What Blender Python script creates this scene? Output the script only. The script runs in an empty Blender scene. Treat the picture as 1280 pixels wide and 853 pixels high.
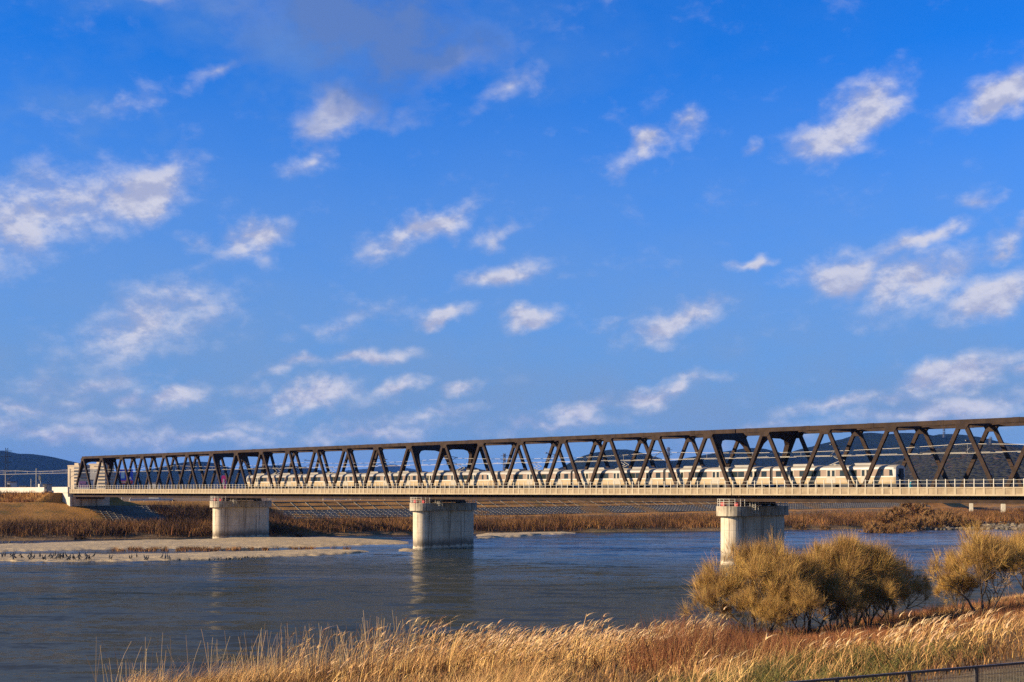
import bpy, math, random
import numpy as np
from mathutils import Vector, Matrix, noise as mnoise
random.seed(7); rng = np.random.default_rng(7)
SC = bpy.context.scene
COL = SC.collection
R = math.radians

# ------------------------------------------------------------------ camera
EYE = 11.0                       # metres above the river surface (z = 0)
FPX = 1530.0                     # focal length in pixels of the 1280 px wide photograph
HOR = 614.0
cam = bpy.data.cameras.new('camera')
cam.sensor_width = 36.0; cam.lens = FPX / 1280 * 36
cam.shift_y = (HOR - 426.5) / 1280
cam.clip_start = 0.5; cam.clip_end = 60000
cam_o = bpy.data.objects.new('camera', cam); COL.objects.link(cam_o)
cam_o.location = (0, 0, EYE); cam_o.rotation_euler = (R(90), 0, 0)
SC.camera = cam_o

# ------------------------------------------------------------------ exposure
SC.view_settings.view_transform = 'Standard'
SC.view_settings.look = 'None'
SC.view_settings.exposure = 0.8
SC.view_settings.gamma = 1.0
SC.view_settings.use_curve_mapping = False
SC.render.film_transparent = False
SC.cycles.use_denoising = False
SC.cycles.max_bounces = 6
SC.cycles.diffuse_bounces = 2
SC.cycles.glossy_bounces = 3
SC.cycles.volume_bounces = 0
SC.cycles.transparent_max_bounces = 8
SC.cycles.sample_clamp_indirect = 6

# ------------------------------------------------------------------ sun and sky
SUN_EL, SUN_AZ = 23.0, -105.7       # azimuth from +Y towards +X, degrees
sun = bpy.data.lights.new('sun', 'SUN'); sun.energy = 5.0; sun.angle = R(0.5)
sun.color = (1.0, 0.83, 0.62)
sun_o = bpy.data.objects.new('sun', sun); COL.objects.link(sun_o)
sd = Vector((math.sin(R(SUN_AZ)) * math.cos(R(SUN_EL)), math.cos(R(SUN_AZ)) * math.cos(R(SUN_EL)), math.sin(R(SUN_EL))))
sun_o.rotation_euler = sd.to_track_quat('Z', 'Y').to_euler()
sun_o.location = (0, 0, 300)

world = bpy.data.worlds.new('World'); SC.world = world; world.use_nodes = True
WN = world.node_tree


class NT:
    """tiny node-tree writer"""
    def __init__(s, tree): s.t = tree
    def n(s, kind, **kw):
        nd = s.t.nodes.new(kind)
        for k, v in kw.items(): setattr(nd, k, v)
        return nd
    def put(s, sock, v):
        if v is None: return
        if isinstance(v, bpy.types.NodeSocket): s.t.links.new(v, sock)
        elif isinstance(v, (int, float)): sock.default_value = v
        else:
            v = tuple(v)
            if len(v) == 3 and sock.type == 'RGBA': v = v + (1,)
            sock.default_value = v
    def math(s, op, a, b=None, c=None, clamp=False):
        nd = s.n('ShaderNodeMath', operation=op, use_clamp=clamp)
        for i, v in enumerate((a, b, c)): s.put(nd.inputs[i], v)
        return nd.outputs[0]
    def vmath(s, op, a, b=None, scale=None):
        nd = s.n('ShaderNodeVectorMath', operation=op)
        s.put(nd.inputs[0], a); s.put(nd.inputs[1], b)
        if scale is not None: s.put(nd.inputs['Scale'], scale)
        return nd.outputs['Value'] if op in ('LENGTH', 'DOT_PRODUCT') else nd.outputs[0]
    def mapping(s, v, loc=(0, 0, 0), rot=(0, 0, 0), scale=(1, 1, 1), kind='POINT'):
        nd = s.n('ShaderNodeMapping', vector_type=kind)
        s.put(nd.inputs[0], v); s.put(nd.inputs[1], loc); s.put(nd.inputs[2], rot); s.put(nd.inputs[3], scale)
        return nd.outputs[0]
    def noise(s, v, scale=1, detail=4, rough=.55, dist=0, color=False):
        nd = s.n('ShaderNodeTexNoise')
        s.put(nd.inputs['Vector'], v); s.put(nd.inputs['Scale'], scale); s.put(nd.inputs['Detail'], detail)
        s.put(nd.inputs['Roughness'], rough); s.put(nd.inputs['Distortion'], dist)
        return nd.outputs[1 if color else 0]
    def voronoi(s, v, scale=1, feature='F1', out='Distance'):
        nd = s.n('ShaderNodeTexVoronoi', feature=feature)
        s.put(nd.inputs['Vector'], v); s.put(nd.inputs['Scale'], scale)
        return nd.outputs[out]
    def ramp(s, f, stops, interp='LINEAR'):
        nd = s.n('ShaderNodeValToRGB'); cr = nd.color_ramp; cr.interpolation = interp
        while len(cr.elements) < len(stops): cr.elements.new(0.5)
        for e, (p, c) in zip(cr.elements, stops):
            e.position = p
            e.color = (c, c, c, 1) if isinstance(c, (int, float)) else tuple(c) + (1,)
        s.put(nd.inputs[0], f)
        return nd.outputs[0]
    def mix(s, f, a, b, kind='MIX'):
        nd = s.n('ShaderNodeMix', data_type='RGBA', blend_type=kind)
        s.put(nd.inputs[0], f); s.put(nd.inputs[6], a); s.put(nd.inputs[7], b)
        return nd.outputs[2]
    def maprange(s, v, a, b, c=0, d=1, smooth=True):
        nd = s.n('ShaderNodeMapRange')
        if smooth: nd.interpolation_type = 'SMOOTHSTEP'
        for i, x in enumerate((v, a, b, c, d)): s.put(nd.inputs[i], x)
        return nd.outputs[0]


W = NT(WN)
sky = W.n('ShaderNodeTexSky', sky_type='NISHITA', sun_disc=False, sun_elevation=R(SUN_EL), sun_rotation=R(SUN_AZ))
sky.altitude = 0; sky.air_density = 1.0; sky.dust_density = 0.6; sky.ozone_density = 3.0
SKY_STRENGTH = 0.0535
gen = W.n('ShaderNodeTexCoord').outputs['Generated']
sep = W.n('ShaderNodeSeparateXYZ'); W.put(sep.inputs[0], gen)
az = W.math('ARCTAN2', sep.outputs[0], sep.outputs[1])
el = W.math('ARCSINE', sep.outputs[2])
comb = W.n('ShaderNodeCombineXYZ'); W.put(comb.inputs[0], az); W.put(comb.inputs[1], el)
pos = comb.outputs[0]
warp = W.vmath('SUBTRACT', W.noise(pos, 16, 3, .6, color=True), (.5, .5, .5))
warp2 = W.vmath('SUBTRACT', W.noise(pos, 70, 3, .6, color=True), (.5, .5, .5))
posw = W.vmath('ADD', W.vmath('ADD', pos, W.vmath('SCALE', warp, scale=.050)), W.vmath('SCALE', warp2, scale=.008))
# every cloud of that afternoon: direction (pixels of the photograph), half axes, tilt, density
CLOUDS = [(55, 262, 150, 62, 22, 1.0), (180, 238, 78, 42, 24, 1.3), (20, 290, 80, 50, 25, .9), (190, 398, 120, 55, 20, 1.0), (235, 372, 60, 34, 30, .6),
          (422, 138, 66, 34, 25, 1.2), (500, 140, 45, 24, 25, .6), (450, 30, 185, 78, -8, 1.2), (560, 76, 70, 28, 22, 1.1), (350, 5, 70, 40, 0, .8), (635, 106, 48, 22, 25, .9),
          (150, 136, 62, 22, 15, .65), (275, 98, 42, 16, 32, .75), (385, 200, 42, 24, 20, .8), (320, 308, 50, 30, 15, 1.1), (252, 296, 24, 18, 0, .6),
          (535, 282, 90, 22, 24, 1.1), (480, 300, 45, 18, 5, .7), (628, 340, 70, 24, 10, 1.05), (612, 290, 42, 14, 5, .7), (555, 393, 42, 15, 10, 1.1),
          (660, 398, 40, 19, 22, 1.15), (470, 450, 62, 16, 8, 1.05), (385, 456, 55, 13, 6, 1.0), (392, 498, 80, 24, 10, 1.2), (350, 512, 80, 16, 0, .8),
          (492, 490, 44, 14, 12, .95), (572, 488, 38, 14, 14, .95), (218, 496, 44, 18, 16, 1.15), (160, 498, 30, 14, 10, 1.0), (85, 500, 60, 20, 8, .8),
          (30, 515, 60, 18, 5, .85), (130, 520, 100, 15, 0, .75), (320, 530, 90, 16, 0, .7), (540, 522, 90, 15, 4, .75), (722, 520, 55, 17, 10, 1.0),
          (812, 496, 56, 18, 22, 1.05), (858, 484, 50, 14, 18, .95), (850, 398, 78, 24, 12, 1.15), (942, 326, 38, 12, 12, 1.0), (815, 178, 34, 20, 25, 1.15),
          (780, 198, 44, 24, 20, .6), (862, 152, 34, 19, 25, .9), (945, 188, 24, 12, 20, .8), (1062, 152, 88, 38, 32, 1.25), (1040, 178, 60, 22, 10, .6), (1258, 118, 62, 34, 25, 1.3),
          (1055, 344, 80, 32, 8, 1.1), (1150, 350, 90, 34, 14, 1.15), (1155, 302, 64, 17, 20, 1.0), (1245, 362, 70, 32, 18, 1.15), (1250, 308, 50, 18, 30, 1.0),
          (1192, 468, 88, 27, 16, 1.35), (1285, 458, 30, 16, 5, 1.0), (1040, 508, 80, 17, 14, .95), (1110, 498, 40, 15, 8, .9), (1220, 504, 90, 22, 10, .95),
          (1215, 252, 52, 12, 2, .6), (775, 395, 42, 10, 25, .5), (425, 402, 70, 20, 15, .65), (950, 540, 120, 14, 2, .6), (490, 395, 60, 26, 20, .5), (60, 540, 150, 16, 0, .9), (250, 545, 150, 16, 0, .85), (450, 540, 150, 16, 2, .85), (680, 535, 120, 14, 2, .8), (1150, 520, 140, 18, 4, .9), (100, 480, 120, 22, 4, .7), (320, 480, 60, 18, 8, .6), (-90, 330, 120, 60, 25, 1), (1400, 330, 110, 50, 15, 1), (1480, 470, 120, 40, 10, 1),
          (-120, 480, 120, 30, 5, 1), (250, -60, 160, 50, 15, .8), (900, -90, 150, 50, 15, .9)]
blob = None
for (cx, cy, rx, ry, tilt, wgt) in CLOUDS:
    dx, dz = (cx - 640) / FPX, (HOR - cy) / FPX
    a0 = math.atan2(dx, 1); e0 = math.atan2(dz, math.hypot(dx, 1))
    ca = math.cos(a0)
    g = W.n('ShaderNodeTexGradient', gradient_type='SPHERICAL')
    W.put(g.inputs[0], W.mapping(posw, (a0, e0, 0), (0, 0, R(tilt)), (1.42 * rx / FPX * ca, 1.36 * ry / FPX * ca, 1), kind='TEXTURE'))
    b = W.math('MULTIPLY', g.outputs[1], wgt)
    blob = b if blob is None else W.math('SMOOTH_MAX', blob, b, .12)
strm = W.mapping(pos, rot=(0, 0, R(-24)), scale=(1, 1.6, 1))
fb = W.noise(strm, 24, 10, .62, .12)
fb2 = W.noise(W.vmath('ADD', strm, (.005, .012, 0)), 24, 4, .60, .12)
front = W.maprange(sep.outputs[1], -.1, .25)             # the mapped clouds fill the half sky ahead
back = W.math('MULTIPLY', W.maprange(W.noise(strm, 3.2, 5, .55), .45, .75), W.math('SUBTRACT', 1, front))
dens0 = W.math('MULTIPLY_ADD', W.math('SUBTRACT', fb, .5), 1.95, W.math('MULTIPLY', blob, 1.34))
dens = W.math('MAXIMUM', W.maprange(dens0, .20, 1.28), back)
core = W.maprange(dens0, .62, 1.35)
light = W.maprange(W.math('SUBTRACT', fb, fb2), -.12, .12)
veil = W.math('MULTIPLY', W.maprange(W.noise(strm, 5, 5, .6), .35, .75), W.maprange(az, .32, -.35, .06, .62))
lowveil = W.math('MULTIPLY', W.maprange(el, .34, .07, smooth=False), 1.0)
veil = W.math('MAXIMUM', veil, W.math('MULTIPLY', lowveil, W.maprange(W.noise(strm, 9, 6, .6), .25, .65, .80, 1)))
# the broad cloud at the top is thick and seen from its shaded side
gd = W.n('ShaderNodeTexGradient', gradient_type='SPHERICAL')
dx, dz = (455 - 640) / FPX, (HOR - 35) / FPX
W.put(gd.inputs[0], W.mapping(posw, (math.atan2(dx, 1), math.atan2(dz, math.hypot(dx, 1)), 0), (0, 0, R(0)), (.18, .09, 1), kind='TEXTURE'))
thick = W.maprange(W.math('MULTIPLY_ADD', W.math('SUBTRACT', fb, .5), 1.1, gd.outputs[1]), .05, .65)
bright = W.mix(light, (4.6, 4.9, 6.8), (7.6, 7.5, 8.4))
bright = W.mix(thick, bright, (1.25, 2.35, 5.7))
skyc = W.mix(1.0, sky.outputs[0], (.09, .95, 2.25), 'MULTIPLY')
cveil = W.mix(veil, skyc, (2.15, 3.6, 6.3))
amount = W.math('MULTIPLY', dens, W.maprange(core, 0, 1, .55, .90, smooth=False))
final = W.mix(amount, cveil, bright)
bg = WN.nodes['Background']
W.put(bg.inputs[0], final); bg.inputs[1].default_value = SKY_STRENGTH
world.cycles.sampling_method = 'MANUAL'; world.cycles.sample_map_resolution = 512

# ------------------------------------------------------------------ frames of reference
CS, SN = 0.699, 0.715            # bridge runs away to the left: d = (-SN, CS); across it p = (CS, SN)
CS, SN = CS / math.hypot(CS, SN), SN / math.hypot(CS, SN)
Q0 = 155.1                       # distance from the camera across to the near truss
BANG = math.atan2(-CS, SN)       # world heading of local +X (towards the camera's right)


def QT(q, t, z=0.0): return Vector((CS * q - SN * t, SN * q + CS * t, z))
def XY2QT(x, y): return (CS * x + SN * y, -SN * x + CS * y)
def at(px, Z, z=None, py=None):
    return Vector(((px - 640) / FPX * Z, Z, z if z is not None else EYE + (HOR - py) / FPX * Z))
def ground(px, py, z=0.0):
    Z = (EYE - z) * FPX / (py - HOR)
    return Vector(((px - 640) / FPX * Z, Z, z))


# ------------------------------------------------------------------ materials
def material(name, c1, c2=None, scale=1.0, rough=.8, metal=0.0, bump=0.0, bscale=None, detail=5, lo=.35, hi=.65, coord='Object',
             island=0.0, spec=.5, streak=None, stretch=(1, 1, 1), tide=False):
    m = bpy.data.materials.new(name); m.use_nodes = True
    N = NT(m.node_tree); b = m.node_tree.nodes['Principled BSDF']
    tc = N.n('ShaderNodeTexCoord').outputs[coord]
    v = N.mapping(tc, scale=stretch)
    c2 = c2 or c1
    k = (.84, .78, .63)
    c1, c2 = tuple(a * b for a, b in zip(c1, k)), tuple(a * b for a, b in zip(c2, k))
    if streak: streak = (streak[0], streak[1], tuple(a * b for a, b in zip(streak[2], k)))
    f = N.noise(v, scale, detail, .6)
    col = N.mix(N.maprange(f, lo, hi), c1, c2)
    if streak:
        sc_, amt, colr = streak
        sv = N.mapping(tc, scale=sc_)
        s = N.maprange(N.noise(sv, 1, 5, .65), .50, .66)
        col = N.mix(N.math('MULTIPLY', s, amt), col, colr)
    if tide:                                                    # water-line stain and formwork joints of the river piers
        sp = N.n('ShaderNodeSeparateXYZ'); N.put(sp.inputs[0], tc); z = sp.outputs[2]
        wob = N.math('MULTIPLY_ADD', N.noise(N.mapping(tc, scale=(1.2, 1.2, .2)), 1, 4, .6), 1.6, -.8)
        zz = N.math('ADD', z, wob)
        band = N.math('MULTIPLY', N.maprange(zz, .45, .75), N.maprange(zz, 2.6, 1.0))
        col = N.mix(N.math('MULTIPLY', band, .72), col, (.075, .055, .035))
        joint = N.math('LESS_THAN', N.math('ABSOLUTE', N.math('SUBTRACT', N.math('FRACT', N.math('DIVIDE', z, 2.07)), .5)), .012)
        col = N.mix(N.math('MULTIPLY', joint, .55), col, (.12, .10, .08))
    if island:
        g = N.n('ShaderNodeNewGeometry').outputs['Random Per Island']
        hs = N.n('ShaderNodeHueSaturation')
        N.put(hs.inputs['Hue'], N.math('MULTIPLY_ADD', g, .03, .485))
        N.put(hs.inputs['Value'], N.math('MULTIPLY_ADD', N.math('FRACT', N.math('MULTIPLY', g, 17.3)), 2 * island, 1 - island))
        N.put(hs.inputs['Color'], col); col = hs.outputs[0]
    N.put(b.inputs['Base Color'], col)
    b.inputs['Roughness'].default_value = rough
    b.inputs['Metallic'].default_value = metal
    b.inputs['Specular IOR Level'].default_value = spec
    if bump:
        bn = N.n('ShaderNodeBump'); bn.inputs['Strength'].default_value = 1; bn.inputs['Distance'].default_value = bump
        N.put(bn.inputs['Height'], N.noise(v, bscale or scale * 4, 5, .6))
        N.put(b.inputs['Normal'], bn.outputs[0])
    return m


M = {}
M['steel'] = material('weathering_steel', (.033, .020, .014), (.058, .036, .024), .9, .8, bump=.004, spec=.2, streak=((.3, .3, .9), .5, (.034, .023, .018)))
M['steel_new'] = material('pale_gusset', (.30, .24, .17), (.16, .11, .08), 2, .7)
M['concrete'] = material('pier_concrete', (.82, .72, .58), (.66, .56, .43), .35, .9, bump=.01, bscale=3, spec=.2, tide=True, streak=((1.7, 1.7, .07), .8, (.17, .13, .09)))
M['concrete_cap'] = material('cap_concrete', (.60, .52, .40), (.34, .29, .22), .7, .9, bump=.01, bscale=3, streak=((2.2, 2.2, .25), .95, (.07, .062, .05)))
M['fascia'] = material('walkway_concrete', (.54, .45, .32), (.42, .345, .24), .5, .85, streak=((.9, .9, .5), .55, (.36, .27, .19)))
M['fascia_panel'] = material('walkway_panel', (.44, .35, .24), (.30, .23, .15), .9, .9, streak=((1.6, 1.6, .3), .6, (.25, .18, .13)))
M['white'] = material('white_paint', (.74, .71, .64), (.62, .58, .50), 1.5, .6)
M['galv'] = material('galvanised', (.40, .39, .36), (.30, .29, .27), 2, .6, metal=.2)
M['wire'] = material('copper_wire', (.55, .52, .48), rough=.45, metal=.3)
M['dark'] = material('dark_rubber', (.025, .025, .028), (.04, .038, .035), 2, .7)
M['ballast'] = material('track_bed', (.11, .095, .08), (.06, .05, .045), 3, .95)
M['rail'] = material('rail_steel', (.20, .14, .10), rough=.5, metal=.6)
M['body'] = material('train_silver', (.37, .35, .32), (.32, .30, .275), .8, .42)
M['bodyw'] = material('train_window_band', (.31, .21, .145), (.27, .18, .12), .8, .45)
M['stripe'] = material('train_white_stripe', (.70, .67, .63), rough=.4)
M['lower'] = material('train_lower_side', (.50, .38, .22), (.42, .31, .17), .9, .45)
M['glass'] = material('window_glass', (.02, .03, .028), (.035, .045, .04), 1.2, .08, spec=.8)
M['cabglass'] = material('cab_glass', (.01, .035, .04), rough=.06, spec=1.0)
M['roof'] = material('train_roof', (.36, .31, .24), (.30, .26, .20), .6, .7)
M['door'] = material('train_door', (.50, .45, .37), (.46, .41, .33), 1, .4)
M['soil'] = material('soil', (.17, .125, .08), (.25, .19, .125), .35, .95, bump=.05, bscale=3)
M['pylon'] = material('pylon_steel', (.16, .16, .16), (.11, .11, .12), 1, .7)
M['red'] = material('red_paint', (.5, .05, .035), rough=.5)
M['cyan'] = material('cyan_workwear', (.04, .42, .55), rough=.7)

# ------------------------------------------------------------------ mesh builder


class MB:
    def __init__(s): s.v, s.f, s.m = [], [], []
    def quad(s, *pts, mi=0):
        n = len(s.v); s.v += [tuple(p) for p in pts]; s.f.append(tuple(range(n, n + len(pts)))); s.m.append(mi)
    def box(s, a, b, mi=0):
        (x0, y0, z0), (x1, y1, z1) = [min(p) for p in zip(a, b)], [max(p) for p in zip(a, b)]
        n = len(s.v)
        s.v += [(x0, y0, z0), (x1, y0, z0), (x1, y1, z0), (x0, y1, z0), (x0, y0, z1), (x1, y0, z1), (x1, y1, z1), (x0, y1, z1)]
        for q in ((0, 3, 2, 1), (4, 5, 6, 7), (0, 1, 5, 4), (1, 2, 6, 5), (2, 3, 7, 6), (3, 0, 4, 7)):
            s.f.append(tuple(n + i for i in q)); s.m.append(mi)
        return s
    def beam(s, p, q, w, h, mi=0, side=(0, 1, 0)):
        """box beam from p to q, w across 'side', h the other way"""
        p, q = Vector(p), Vector(q); d = (q - p).normalized(); sv = Vector(side)
        sv = (sv - d * sv.dot(d)).normalized(); u = d.cross(sv)
        n = len(s.v)
        for e in (p, q):
            for a, b in ((-1, -1), (1, -1), (1, 1), (-1, 1)):
                s.v.append(tuple(e + sv * (a * w / 2) + u * (b * h / 2)))
        for qd in ((0, 1, 2, 3), (7, 6, 5, 4), (0, 4, 5, 1), (1, 5, 6, 2), (2, 6, 7, 3), (3, 7, 4, 0)):
            s.f.append(tuple(n + i for i in qd)); s.m.append(mi)
        return s
    def prism(s, poly, y0, y1, mi=0, plane='xz'):
        n, k = len(s.v), len(poly)
        for y in (y0, y1):
            for a, b in poly:
                s.v.append((a, y, b) if plane == 'xz' else ((a, b, y) if plane == 'xy' else (y, a, b)))
        s.f.append(tuple(range(n, n + k))[::-1]); s.m.append(mi)
        s.f.append(tuple(range(n + k, n + 2 * k))); s.m.append(mi)
        for i in range(k):
            j = (i + 1) % k
            s.f.append((n + i, n + j, n + k + j, n + k + i)); s.m.append(mi)
        return s
    def tube(s, pts, rad, n=6, mi=0, caps=True):
        pts = [Vector(p) for p in pts]
        if not hasattr(rad, '__len__'): rad = [rad] * len(pts)
        b0 = len(s.v); prev = None
        for i, p in enumerate(pts):
            d = (pts[min(i + 1, len(pts) - 1)] - pts[max(i - 1, 0)])
            d = d.normalized() if d.length > 1e-9 else Vector((0, 0, 1))
            if prev is None:
                prev = d.orthogonal().normalized()
            u = (prev - d * prev.dot(d)); u = u.normalized() if u.length > 1e-6 else d.orthogonal().normalized()
            prev = u; w = d.cross(u)
            for k in range(n):
                a = 2 * math.pi * k / n
                s.v.append(tuple(p + (u * math.cos(a) + w * math.sin(a)) * rad[i]))
        for i in range(len(pts) - 1):
            for k in range(n):
                j = (k + 1) % n
                s.f.append((b0 + i * n + k, b0 + i * n + j, b0 + (i + 1) * n + j, b0 + (i + 1) * n + k)); s.m.append(mi)
        if caps:
            s.f.append(tuple(range(b0, b0 + n))[::-1]); s.m.append(mi)
            e = b0 + (len(pts) - 1) * n
            s.f.append(tuple(range(e, e + n))); s.m.append(mi)
        return s
    def build(s, name, mat, parent=None, smooth=False, bevel=0, **props):
        me = bpy.data.meshes.new(name); me.from_pydata(s.v, [], s.f)
        mats = mat if isinstance(mat, (list, tuple)) else [mat]
        for mm in mats: me.materials.append(M[mm] if isinstance(mm, str) else mm)
        if len(mats) > 1: me.polygons.foreach_set('material_index', s.m)
        if smooth: me.polygons.foreach_set('use_smooth', [True] * len(me.polygons))
        me.update()
        o = bpy.data.objects.new(name, me); COL.objects.link(o)
        if parent: o.parent = parent
        if bevel:
            b = o.modifiers.new('bevel', 'BEVEL'); b.width = bevel; b.segments = 2; b.limit_method = 'ANGLE'
        for k, v in props.items(): o[k] = v
        return o


def np_mesh(name, verts, quads, mat, smooth=False, **props):
    me = bpy.data.meshes.new(name)
    verts = np.asarray(verts, np.float32).reshape(-1, 3); quads = np.asarray(quads, np.int32)
    k = quads.shape[1]
    me.vertices.add(len(verts)); me.vertices.foreach_set('co', verts.ravel())
    me.loops.add(quads.size); me.loops.foreach_set('vertex_index', quads.ravel())
    me.polygons.add(len(quads)); me.polygons.foreach_set('loop_start', np.arange(0, quads.size, k, dtype=np.int32))
    me.polygons.foreach_set('loop_total', np.full(len(quads), k, np.int32))
    if smooth: me.polygons.foreach_set('use_smooth', np.ones(len(quads), bool))
    me.update(calc_edges=True)
    for mm in (mat if isinstance(mat, (list, tuple)) else [mat]): me.materials.append(M[mm] if isinstance(mm, str) else mm)
    o = bpy.data.objects.new(name, me); COL.objects.link(o)
    for kk, v in props.items(): o[kk] = v
    return o


def empty(name, loc=(0, 0, 0), rz=0.0, label=None, cat=None, group=None):
    o = bpy.data.objects.new(name, None); COL.objects.link(o)
    o.location = loc; o.rotation_euler = (0, 0, rz); o.empty_display_size = .5
    return tag(o, label, cat, group)
def tag(o, label=None, cat=None, group=None):
    if label: o['label'] = label
    if cat: o['category'] = cat
    if group: o['group'] = group
    return o


KIDS = {}
def copy_tree(o, parent=None):
    c = o.copy(); COL.objects.link(c); c.parent = parent
    for ch in KIDS.get(o.name) or [k for k in bpy.data.objects if k.parent == o]:
        copy_tree(ch, c)
    return c
def remember(o):
    for k in bpy.data.objects:
        if k.parent: KIDS.setdefault(k.parent.name, [])
    def rec(x):
        KIDS[x.name] = [k for k in bpy.data.objects if k.parent == x]
        for k in KIDS[x.name]: rec(k)
    rec(o)


# ------------------------------------------------------------------ terrain
def shore_t(q):
    return np.interp(q, [-200, 60, 115, 160, 210, 273, 331, 403, 700], [285, 276, 270, 252, 232, 203, 175, 160, 150])
NEAR_T = [-3000, -40, -26, -8, 0, 6, 14, 20, 30, 40, 48, 52, 60, 66]
NEAR_Z = [4, 4, 4.5, 9.3, 9.3, 6.15, 5.85, 4.7, 3.0, 1.55, .45, -.1, -1.4, -2.5]
def vnoise(x, y, seed=0):
    xi, yi = np.floor(x).astype(np.int64), np.floor(y).astype(np.int64)
    fx, fy = x - xi, y - yi; fx = fx * fx * (3 - 2 * fx); fy = fy * fy * (3 - 2 * fy)
    def h(a, b):
        n = (a * 374761393 + b * 668265263 + seed * 974711) & 0xffffffff
        n = ((n ^ (n >> 13)) * 1274126177) & 0xffffffff
        return ((n ^ (n >> 16)) & 0xffff) / 65535.0
    return (h(xi, yi) * (1 - fx) + h(xi + 1, yi) * fx) * (1 - fy) + (h(xi, yi + 1) * (1 - fx) + h(xi + 1, yi + 1) * fx) * fy
def fbm(x, y, o=4, seed=0):
    x = np.asarray(x, float); y = np.asarray(y, float)
    s, a, t = 0, .5, 0
    for i in range(o):
        s = s + a * vnoise(x * 2 ** i, y * 2 ** i, seed + i); t += a; a *= .5
    return s / t
def near_shift(q): return np.interp(q, [-50, 20, 35, 45, 58, 70, 110, 170, 300], [9, 9, 9, 7, 3, 0, 0, 1, 1])
def height(q, t):
    q = np.asarray(q, float); t = np.asarray(t, float)
    tn = t - near_shift(q) * np.clip((t - 20) / 25, 0, 1) + (fbm(q / 9, t / 9, 3, 5) - .5) * 5 * np.clip((t - 22) / 15, 0, 1)
    near = np.interp(tn, NEAR_T, NEAR_Z)
    ts = shore_t(q) + (fbm(q / 11, t * 0 + 3.3, 4, 9) - .5) * 7
    u = t - ts
    far = np.interp(u, [-12, -3, 0, 2, 9, 30], [-2.5, -.6, 0, .7, 1.5, 2.0])
    lev = np.interp(t, [300, 304, 322, 331, 352, 400], [0, .35, 6.0, 6.0, 1.5, 1.5])
    far = far + np.where(t > 300, lev, 0) + (fbm(q / 14, t / 14, 3, 2) - .5) * .5 * np.clip(u / 5, 0, 1)
    # railway embankment behind the abutment
    emb = 10.55 - np.clip(np.maximum(150.5 - q, q - 168), 0, 99) * .62
    far = np.where(t > 322.5, np.maximum(far, emb), far)
    return np.where(t < 130, np.maximum(near, -2.5), far)


def grid(qs, ts):
    Qg, Tg = np.meshgrid(qs, ts); Zg = height(Qg, Tg)
    V = np.stack([CS * Qg - SN * Tg, SN * Qg + CS * Tg, Zg], -1).reshape(-1, 3)
    nq, nt = len(qs), len(ts)
    i = np.arange(nt - 1)[:, None] * nq + np.arange(nq - 1)[None, :]
    F = np.stack([i, i + 1, i + 1 + nq, i + nq], -1).reshape(-1, 4)
    return V, F, Qg, Tg
qs = np.unique(np.concatenate([[-13000, -6000, -2500, -1000, -500, -250, -120, -60, -20], np.arange(0, 200, 2.), np.arange(200, 520, 3.), [150.4, 168.2, 540, 600, 700, 900, 1300, 2500, 5000, 9000, 14000]]))
tts = np.unique(np.concatenate([[-3000, -900, -300, -120, -60, -40, -26, -16], np.arange(-8, 70, 1.2), [80, 110, 129, 131], np.arange(140, 300, 2.5), np.arange(300, 356, 1.5), [322.4, 322.6, 370, 400, 430, 470, 520, 600, 700, 900, 1300, 2500, 5000, 9000, 14000]]))
V, F, Qg, Tg = grid(qs, tts)
cq = Qg.reshape(-1)[F].mean(1); ct = Tg.reshape(-1)[F].mean(1)
gm = bpy.data.materials.new('ground_earth'); gm.use_nodes = True
N = NT(gm.node_tree); b = gm.node_tree.nodes['Principled BSDF']
tc = N.n('ShaderNodeTexCoord').outputs['Object']
c = N.mix(N.maprange(N.noise(tc, .09, 6, .65), .35, .65), (.19, .11, .042), (.12, .072, .034))
c = N.mix(N.maprange(N.noise(tc, .9, 5, .7), .45, .72), c, (.26, .17, .08))
c = N.mix(N.math('MULTIPLY', N.maprange(N.noise(tc, .035, 4, .6), .52, .68), .6), c, (.10, .10, .045))
N.put(b.inputs['Base Color'], c); b.inputs['Roughness'].default_value = 1; b.inputs['Specular IOR Level'].default_value = .1
bn = N.n('ShaderNodeBump'); bn.inputs['Distance'].default_value = .25; N.put(bn.inputs['Height'], N.noise(tc, 1.6, 6, .7)); N.put(b.inputs['Normal'], bn.outputs[0])
M['earth'] = gm
M['levee'] = material('levee_dry_grass', (.50, .25, .07), (.32, .16, .045), .12, 1, bump=.15, bscale=2.0, spec=.1, streak=((.12, .12, .5), .6, (.12, .11, .04)))
M['mud'] = material('river_bed', (.10, .085, .06), (.07, .06, .045), .3, .9)
mi = np.zeros(len(F), np.int32)
mi[(ct > 298) & (ct < 352)] = 1
mi[(ct > 60) & (ct < 131)] = 2
g = np_mesh('ground', V, F, ['earth', 'levee', 'mud'], smooth=True, kind='structure')
g.data.polygons.foreach_set('material_index', mi)

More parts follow.
